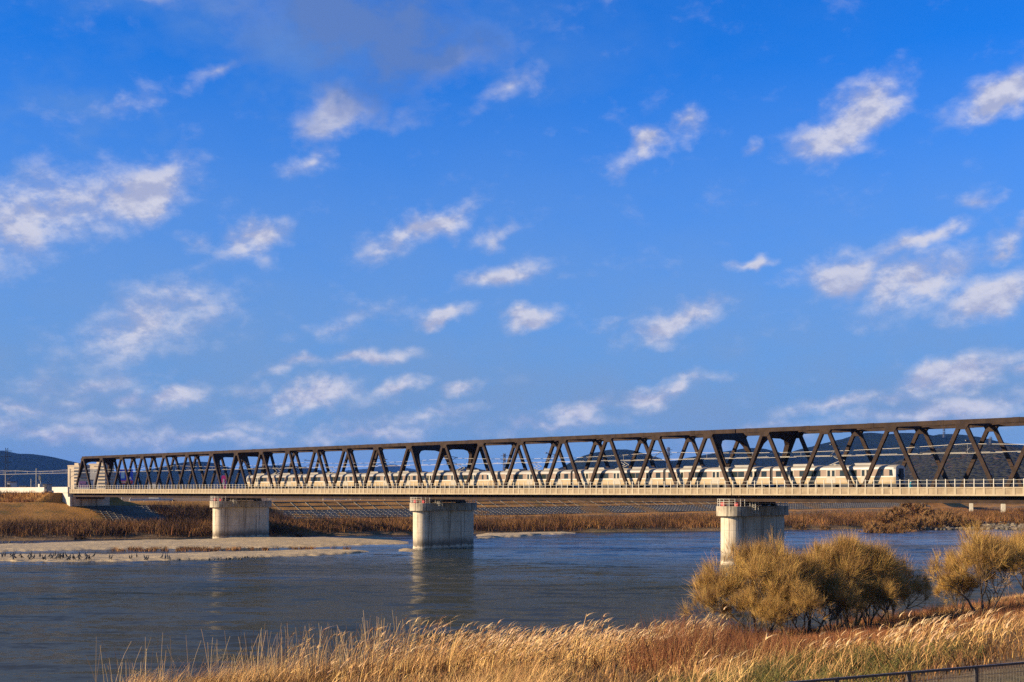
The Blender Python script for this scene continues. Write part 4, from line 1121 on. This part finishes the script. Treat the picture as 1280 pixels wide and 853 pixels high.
# ---- guard rails on the levee crest
def crest_rail(px0, px1, lab, h=.85, z=8.0):
    t = 324.5; a, b_ = [], []
    def pt(px): k = (px - 640) / FPX; Z = t / (CS - k * SN); return Vector((k * Z, Z, 0))
    A_, B_ = pt(px0), pt(px1); L = (B_ - A_).length; ang = math.atan2(B_.y - A_.y, B_.x - A_.x)
    root = empty('guard_rail', (A_.x, A_.y, z - .05), ang, lab, 'guard rail', 'white guard rails on the far levee crest')
    MB().box((0, -.05, .3), (L, .05, h)).build('beam', 'white', root)
    m = MB(); n = max(1, int(L / 4))
    for i in range(n + 1): MB().box((L * i / n - .06, .052, -.2), (L * i / n + .06, .15, h - .05)).build('post', 'white', root)
crest_rail(162, 216, 'white guard rail on the levee just right of the abutment')
crest_rail(404, 433, 'longest white guard rail between the leftmost and the middle pier')
crest_rail(438, 451, 'short white guard rail right of the longest one')
crest_rail(472, 481, 'shortest white guard rail just left of the middle pier')
crest_rail(626, 638, 'white guard rail on the levee just right of the middle pier')
crest_rail(684, 692, 'white guard rail farthest right on the levee crest')

# ---- road bridge beyond on the right
pA, pB = at(1254, 444, 0), at(1214, 530, 0); dirn = (pB - pA).normalized(); ang = math.atan2(dirn.y, dirn.x)
root = empty('road_viaduct', (pA.x, pA.y, 0), ang, 'low road viaduct on white piers behind the right end of the bridge', 'viaduct')
span = (pB - pA).length
MB().box((-span * 2, -4, 8.6), (span * 3.2, 4, 10.2)).build('deck', 'concrete', root)
for k in (-1, 0, 1):
    m = MB(); m.prism([(-.9, 1.0), (.9, 1.0), (.6, 8.6), (-.6, 8.6)], -.7, .7); o = m.build('column', 'white', root); o.location = (k * span, 0, 0)
root = tag(MB().box((-8, -2.2, 0), (30, 2.2, .35)).build('service_road', 'white'), None, None); root['kind'] = 'structure'
root.location = (pA.x + 2, pA.y - 2, 2.1); root.rotation_euler = (0, 0, R(-18))

# ---- near bank fence
FD = Vector((.9, .437, 0)).normalized(); F0 = at(1046, 25.8, 0)
fence = empty('metal_fence', (F0.x, F0.y, 5.75), math.atan2(FD.y, FD.x), 'dark metal railing fence crossing the bottom right corner', 'fence')
M['fence'] = material('fence_paint', (.10, .095, .10), (.16, .13, .11), 6, .5, metal=.5)
M['fence_bar'] = material('fence_bars', (.26, .24, .22), (.17, .14, .11), 8, .5, metal=.5)
m = MB(); m.beam((-6, 0, 1.29), (16, 0, 1.29), .06, .05); m.build('top_rail', 'fence', fence)
m = MB(); m.beam((-6, 0, .25), (16, 0, .25), .04, .04); m.build('bottom_rail', 'fence', fence)
for k in range(-3, 9):
    MB().box((k * 2.0 - .035, -.035, -.6), (k * 2.0 + .035, .035, 1.32)).build('post', 'fence', fence)
    m = MB()
    for j in range(1, 22): m.tube([(k * 2.0 + j * .091, 0, .27), (k * 2.0 + j * .091, 0, 1.265)], .006, 4)
    for zz in (.55, .85, 1.1): m.tube([(k * 2 + .035, 0, zz), (k * 2 + 1.965, 0, zz)], .005, 4)
    if k < 8: m.build('mesh_panel', 'fence_bar', fence)

# ---- signs on the left bank
root = empty('bank_sign', at(56.5, 345, 8.1), R(8), 'green sign board on two white posts left of the abutment', 'sign')
M['green'] = material('green_board', (.02, .16, .11), rough=.5); M['bluep'] = material('blue_board', (.10, .17, .33), rough=.5)
for x in (-1.15, 1.15): MB().box((x - .13, -.1, -.4), (x + .13, .1, 2.75)).build('post', 'white', root)
MB().box((-1.02, -.05, 1.45), (1.02, .05, 2.7)).build('board', 'green', root)
m = MB()
for zz, x0, x1 in ((2.4, -.7, .7), (2.12, -.5, .6), (1.84, -.75, .4)): m.box((x0, -.062, zz - .05), (x1, -.045, zz + .05))
m.build('lettering', 'white', root)
root = empty('small_sign', at(28.5, 345, 8.0), R(8), 'small pale blue sign on a post among the shrubs at left', 'sign')
MB().box((-.5, -.04, 1.6), (.5, .04, 2.4)).build('board', 'bluep', root); MB().box((-.06, -.03, -.3), (.06, .03, 1.6)).build('post', 'galv', root)

# ---- town behind the levee on the left
M['bld'] = material('beige_render', (.56, .46, .33), (.50, .41, .30), .1, .85); M['bldd'] = material('balcony_recess', (.05, .055, .065), rough=.6)
M['bgrey'] = material('grey_roof_and_shade', (.22, .22, .23), (.19, .19, .20), .1, .9)  # house roofs, and the wall shade painted on the second block


def apartment(px0, px1, Z, top_y, floors, rz, label, depth=14, grey=False, bal0=.45):
    w = (px1 - px0) / FPX * Z * .95; c = at((px0 + px1) / 2, Z, 4); H = EYE + (HOR - top_y) / FPX * Z - 4
    root = empty('apartment_block', c, rz, label, 'building')
    m = MB(); m.box((-w / 2, 0, 0), (w / 2, depth, H)); m.box((-w / 2 - .3, -.3, H), (w / 2 + .3, depth + .3, H + 1.1)); m.build('wall', 'bld', root)
    m = MB(); m.box((-w * .2, depth * .3, H + 1.1), (w * .15, depth * .7, H + 3.4)); m.build('roof_housing', 'bld', root)
    if grey: MB().box((-w / 2 + .2, -.12, 0), (-w / 2 + w * .52, -.01, H * .86)).build('shade_panel', 'bgrey', root)  # grey panel paints shade onto the left part of the front
    fh = (H - 2) / floors
    for i in range(floors):
        z = 1 + i * fh
        x0, x1 = -w / 2 + w * (1 - bal0) , w / 2
        bal = MB().box((x0, -1.3, z), (x1 + .9, -.01, z + fh * .42)).build('balcony', 'bld', root)
        MB().box((x0 + .2, -.06, z + fh * .44), (x1 - .2, -.02, z + fh * .93)).build('window', 'bldd', bal)
        MB().box((w / 2 + .01, .5, z), (w / 2 + 1.2, depth - .5, z + fh * .4)).build('balcony', 'bld', root)
apartment(80.5, 103, 1300, 583, 9, R(-32), 'beige apartment block with stacked balconies left of the bridge portal')
apartment(107.5, 135, 1350, 581, 9, R(-24), 'beige apartment block with wall shade painted grey, seen through the first truss panels', grey=True)
def small_building(px0, px1, Z, top_y, mat, name, label, cat='building', roof=True, z0=4):
    w = (px1 - px0) / FPX * Z; c = at((px0 + px1) / 2, Z, z0); H = EYE + (HOR - top_y) / FPX * Z - z0
    root = empty(name, c, R(5), label, cat)
    MB().box((-w / 2, 0, 0), (w / 2, 9, H)).build('wall', mat, root)
    if roof: MB().box((-w / 2 - .3, -.3, H), (w / 2 + .3, 9.3, H + .35)).build('roof', 'bgrey', root)
    for k in range(max(2, int(w / 3))):
        x = -w / 2 + (k + .5) * w / max(2, int(w / 3)); MB().box((x - .6, -.03, H - 2.2), (x + .6, -.005, H - .9)).build('window', 'bldd', root)
    return root, w, H
M['purple'] = material('purple_paint', (.22, .10, .26), rough=.6)
r_, w_, h_ = small_building(97.5, 111, 640, 600.5, 'white', 'shop_building', 'white and purple shop seen through the first truss panel')
MB().box((-w_ / 2 + .1, -.2, h_ - 3.6), (w_ / 2 - .1, -.01, h_ - 2.3)).build('fascia_board', 'purple', r_)
MB().box((-w_ / 2 + .6, -.2, h_ - 1.9), (w_ / 2 - 1.4, -.01, h_ - .5)).build('fascia_board', 'purple', r_)
small_building(9, 12.5, 520, 603, 'white', 'white_house', 'small white house beside the pylon at far left')
small_building(24.5, 32, 560, 608.5, 'bld', 'low_house', 'low beige house behind the parapet at far left')
small_building(53.5, 58, 600, 606, 'bld', 'small_house', 'small beige house just right of the railway signal')
small_building(59, 76, 620, 609.8, 'bld', 'long_shed', 'long low shed between the signal and the apartment block')
small_building(186, 198, 900, 604, 'white', 'far_house', 'white house seen through the second bridge portal area', z0=4)
# billboards
M['blue'] = material('billboard_blue', (.02, .07, .60), rough=.5); M['lblue'] = material('billboard_light_blue', (.25, .48, .72), rough=.5)
M['pink'] = material('magenta_sign', (.75, .03, .22), rough=.5)
c = at(158, 700, 4); root = empty('billboard', c, R(12), 'blue, white and red billboard tower seen through the left trusses', 'billboard')
m = MB(); m.box((-3.6, -.7, 11), (3.6, .7, 19.4)); m.build('panel_box', 'blue', root)
MB().box((-2.9, -.78, 14.2), (-.9, -.70, 18.2)).build('picture', 'lblue', root)
m = MB(); m.prism([(1.0, 14.0), (3.0, 13.6), (2.4, 15.2)], -.78, -.70); m.prism([(1.2, 16.0), (1.9, 16.0), (1.5, 17.2)], -.78, -.70); m.build('emblem', 'white', root)
MB().box((-3.5, -.80, 11.1), (3.5, -.71, 13.0)).build('red_band', 'red', root)
m = MB()
for x in np.arange(-2.9, 2.6, .95): m.box((x, -.86, 11.6), (x + .5, -.80, 12.5))
m.build('lettering', 'white', root)
MB().box((-3.95, -.75, 11), (-3.6, .75, 19.5)).build('edge_panel', 'white', root)
for x in (-2.4, 2.4): MB().tube([(x, 0, 0), (x, 0, 11)], .3, 8).build('leg', 'galv', root)
c = at(279.5, 700, 4); root = empty('pole_sign', c, R(10), 'tall magenta pole sign seen through the trusses above the left pier', 'sign')
m = MB(); m.prism([(-1.15, 8.6), (-.7, 7.9), (.7, 7.9), (1.15, 8.6), (1.35, 12), (1.15, 15.2), (.7, 15.9), (-.7, 15.9), (-1.15, 15.2), (-1.35, 12)], -.4, .4); m.build('panel', 'pink', root)
m = MB(); m.prism([(-.5, 10.2), (.4, 10.0), (.8, 11.6), (.4, 12.4), (.5, 13.6), (0, 14.2), (-.5, 13.4), (-.35, 12.3), (-.9, 11.4)], -.47, -.40); m.build('emblem', 'white', root)
MB().tube([(0, 0, 0), (0, 0, 7.9)], .28, 8).build('pole', 'galv', root)


# pylons
def pylon(px, Z, base_z, top_y, label, rz=.4, w=.17):
    H = EYE + (HOR - top_y) / FPX * Z - base_z
    root = empty('lattice_pylon', at(px, Z, base_z), rz, label, 'pylon', 'lattice power pylons')
    t = max(.10, H * .008) if Z < 1500 else H * .009; m = MB()
    hb, ht = H * w / 2, H * .022
    def cr(z): f = z / H; return hb + (ht - hb) * min(1, f / .72)
    zs = [H * i / 9 for i in range(10)]
    for a, b_ in ((-1, -1), (1, -1), (1, 1), (-1, 1)):
        for z0, z1 in zip(zs, zs[1:]): m.beam((a * cr(z0), b_ * cr(z0), z0), (a * cr(z1), b_ * cr(z1), z1), t, t)
    for (a, b_), (c_, d_) in (((-1, -1), (1, -1)), ((1, -1), (1, 1)), ((1, 1), (-1, 1)), ((-1, 1), (-1, -1))):
        for z0, z1 in zip(zs, zs[1:]):
            m.beam((a * cr(z0), b_ * cr(z0), z0), (c_ * cr(z1), d_ * cr(z1), z1), t * .6, t * .6); m.beam((c_ * cr(z0), d_ * cr(z0), z0), (a * cr(z1), b_ * cr(z1), z1), t * .6, t * .6)
    m.build('lattice_mast', 'pylon', root)
    for z in (H * .72, H * .83, H * .94):
        MB().beam((-H * .10, 0, z), (H * .10, 0, z), t, t).build('cross_arm', 'pylon', root)
pylon(8.3, 900, 5, 560, 'tall grey lattice pylon before the hill at the left edge')
pylon(1180, 4400, 150, 532, 'faint pylon standing on the ridge between two hill tops', w=.11)
pylon(1238, 2300, 40, 546, 'lattice pylon above the forested slope at right', w=.11)
pylon(835.5, 3400, 8, 559, 'faint pylon in the gap between the hills at the centre', w=.12)
pylon(630.5, 3000, 8, 567, 'faint pylon just left of the wooded hill', w=.12)
pylon(271, 3000, 8, 588, 'small faint pylon beside the magenta sign', w=.12)
pylon(61, 1800, 8, 596, 'small dark pylon between the signal and the apartment block', w=.12)

# bare tree dome behind the parapet at left
tdome = copy_tree(sh); tag(tdome, 'round brown bare tree behind the white parapet at far left', 'tree'); tdome.name = 'round_tree'
g_ = at(23, 470, 0); stand(tdome, g_.x, g_.y, 1, 1.15, dz=.0, sz=1.3); tdome.location.z = 8
tdome = copy_tree(sh2); tag(tdome, 'flat topped bare tree left of the round one behind the parapet', 'tree'); tdome.name = 'round_tree'
g_ = at(33, 490, 0); stand(tdome, g_.x, g_.y, 2, .8, sz=1.1); tdome.location.z = 8

# track worker
def worker():
    root = empty('person', (0, 0, 0), 0, 'person in cyan clothes crouching on the walkway ahead of the train', 'person')
    m = MB()
    m.tube([(0, 0, .42), (0.03, 0, .6), (.10, 0, .82), (.14, 0, .97), (.17, 0, 1.03), (.19, 0, 1.12), (.2, 0, 1.22), (.2, 0, 1.27)], [.14, .17, .18, .13, .06, .09, .09, .04], 10)
    for s_ in (-1, 1):
        m.tube([(0, s_ * .09, .45), (.36, s_ * .14, .5), (.22, s_ * .14, .06), (.34, s_ * .14, .04)], [.10, .08, .055, .045], 8)
        m.tube([(.12, s_ * .17, .92), (.26, s_ * .22, .68), (.42, s_ * .12, .6), (.48, s_ * .1, .6)], [.06, .05, .04, .03], 8)
    m.build('body', 'cyan', root, smooth=True)
    MB().tube([(.2, 0, 1.2), (.2, 0, 1.24), (.2, 0, 1.32)], [.13, .12, .05], 10).build('helmet', 'white', root)
    return root
w_ = worker(); w_.location = QT(Q0 - .75, 76.5, 11.03); w_.rotation_euler = (0, 0, BANG)

# ---- cormorants on the lower gravel bar
def bird(name):
    m = MB()
    m.tube([(-.30, 0, .16), (-.20, 0, .24), (-.05, 0, .38), (.05, 0, .52), (.08, 0, .62), (.12, 0, .74), (.10, 0, .84), (.14, 0, .90), (.20, 0, .91), (.26, 0, .90), (.34, 0, .895)], [.02, .07, .13, .12, .08, .05, .04, .05, .045, .018, .008], 8)
    m.tube([(-.24, 0, .24), (-.38, 0, .10), (-.46, 0, .05)], [.05, .04, .02], 6)
    for s_ in (-.06, .06): m.tube([(-.03, s_, .32), (0, s_, .04), (.10, s_, .02)], [.035, .02, .02], 5)
    return m.build(name, 'dark', smooth=True)
proto = bird('cormorant'); rb = random.Random(5); k = 0
while k < 72:
    px = rb.uniform(-2, 118) if rb.random() < .82 else rb.uniform(118, 215); f_ = rb.random(); py = 694.8 + 4.8 * f_ + .01 * (px)
    if px > 118: py = 697 + 3.5 * f_
    o = proto if k == 0 else proto.copy()
    if k: COL.objects.link(o)
    g_ = ground(px, py, .3); o.location = (g_.x, g_.y, .22); o.rotation_euler = (0, 0, rb.uniform(0, 6.28)); s = rb.uniform(.85, 1.15); o.scale = (s, s, s * rb.uniform(.7, 1.05))
    tag(o, 'black cormorant resting among others on the lower gravel bar', 'bird', 'cormorants on the gravel bar'); k += 1
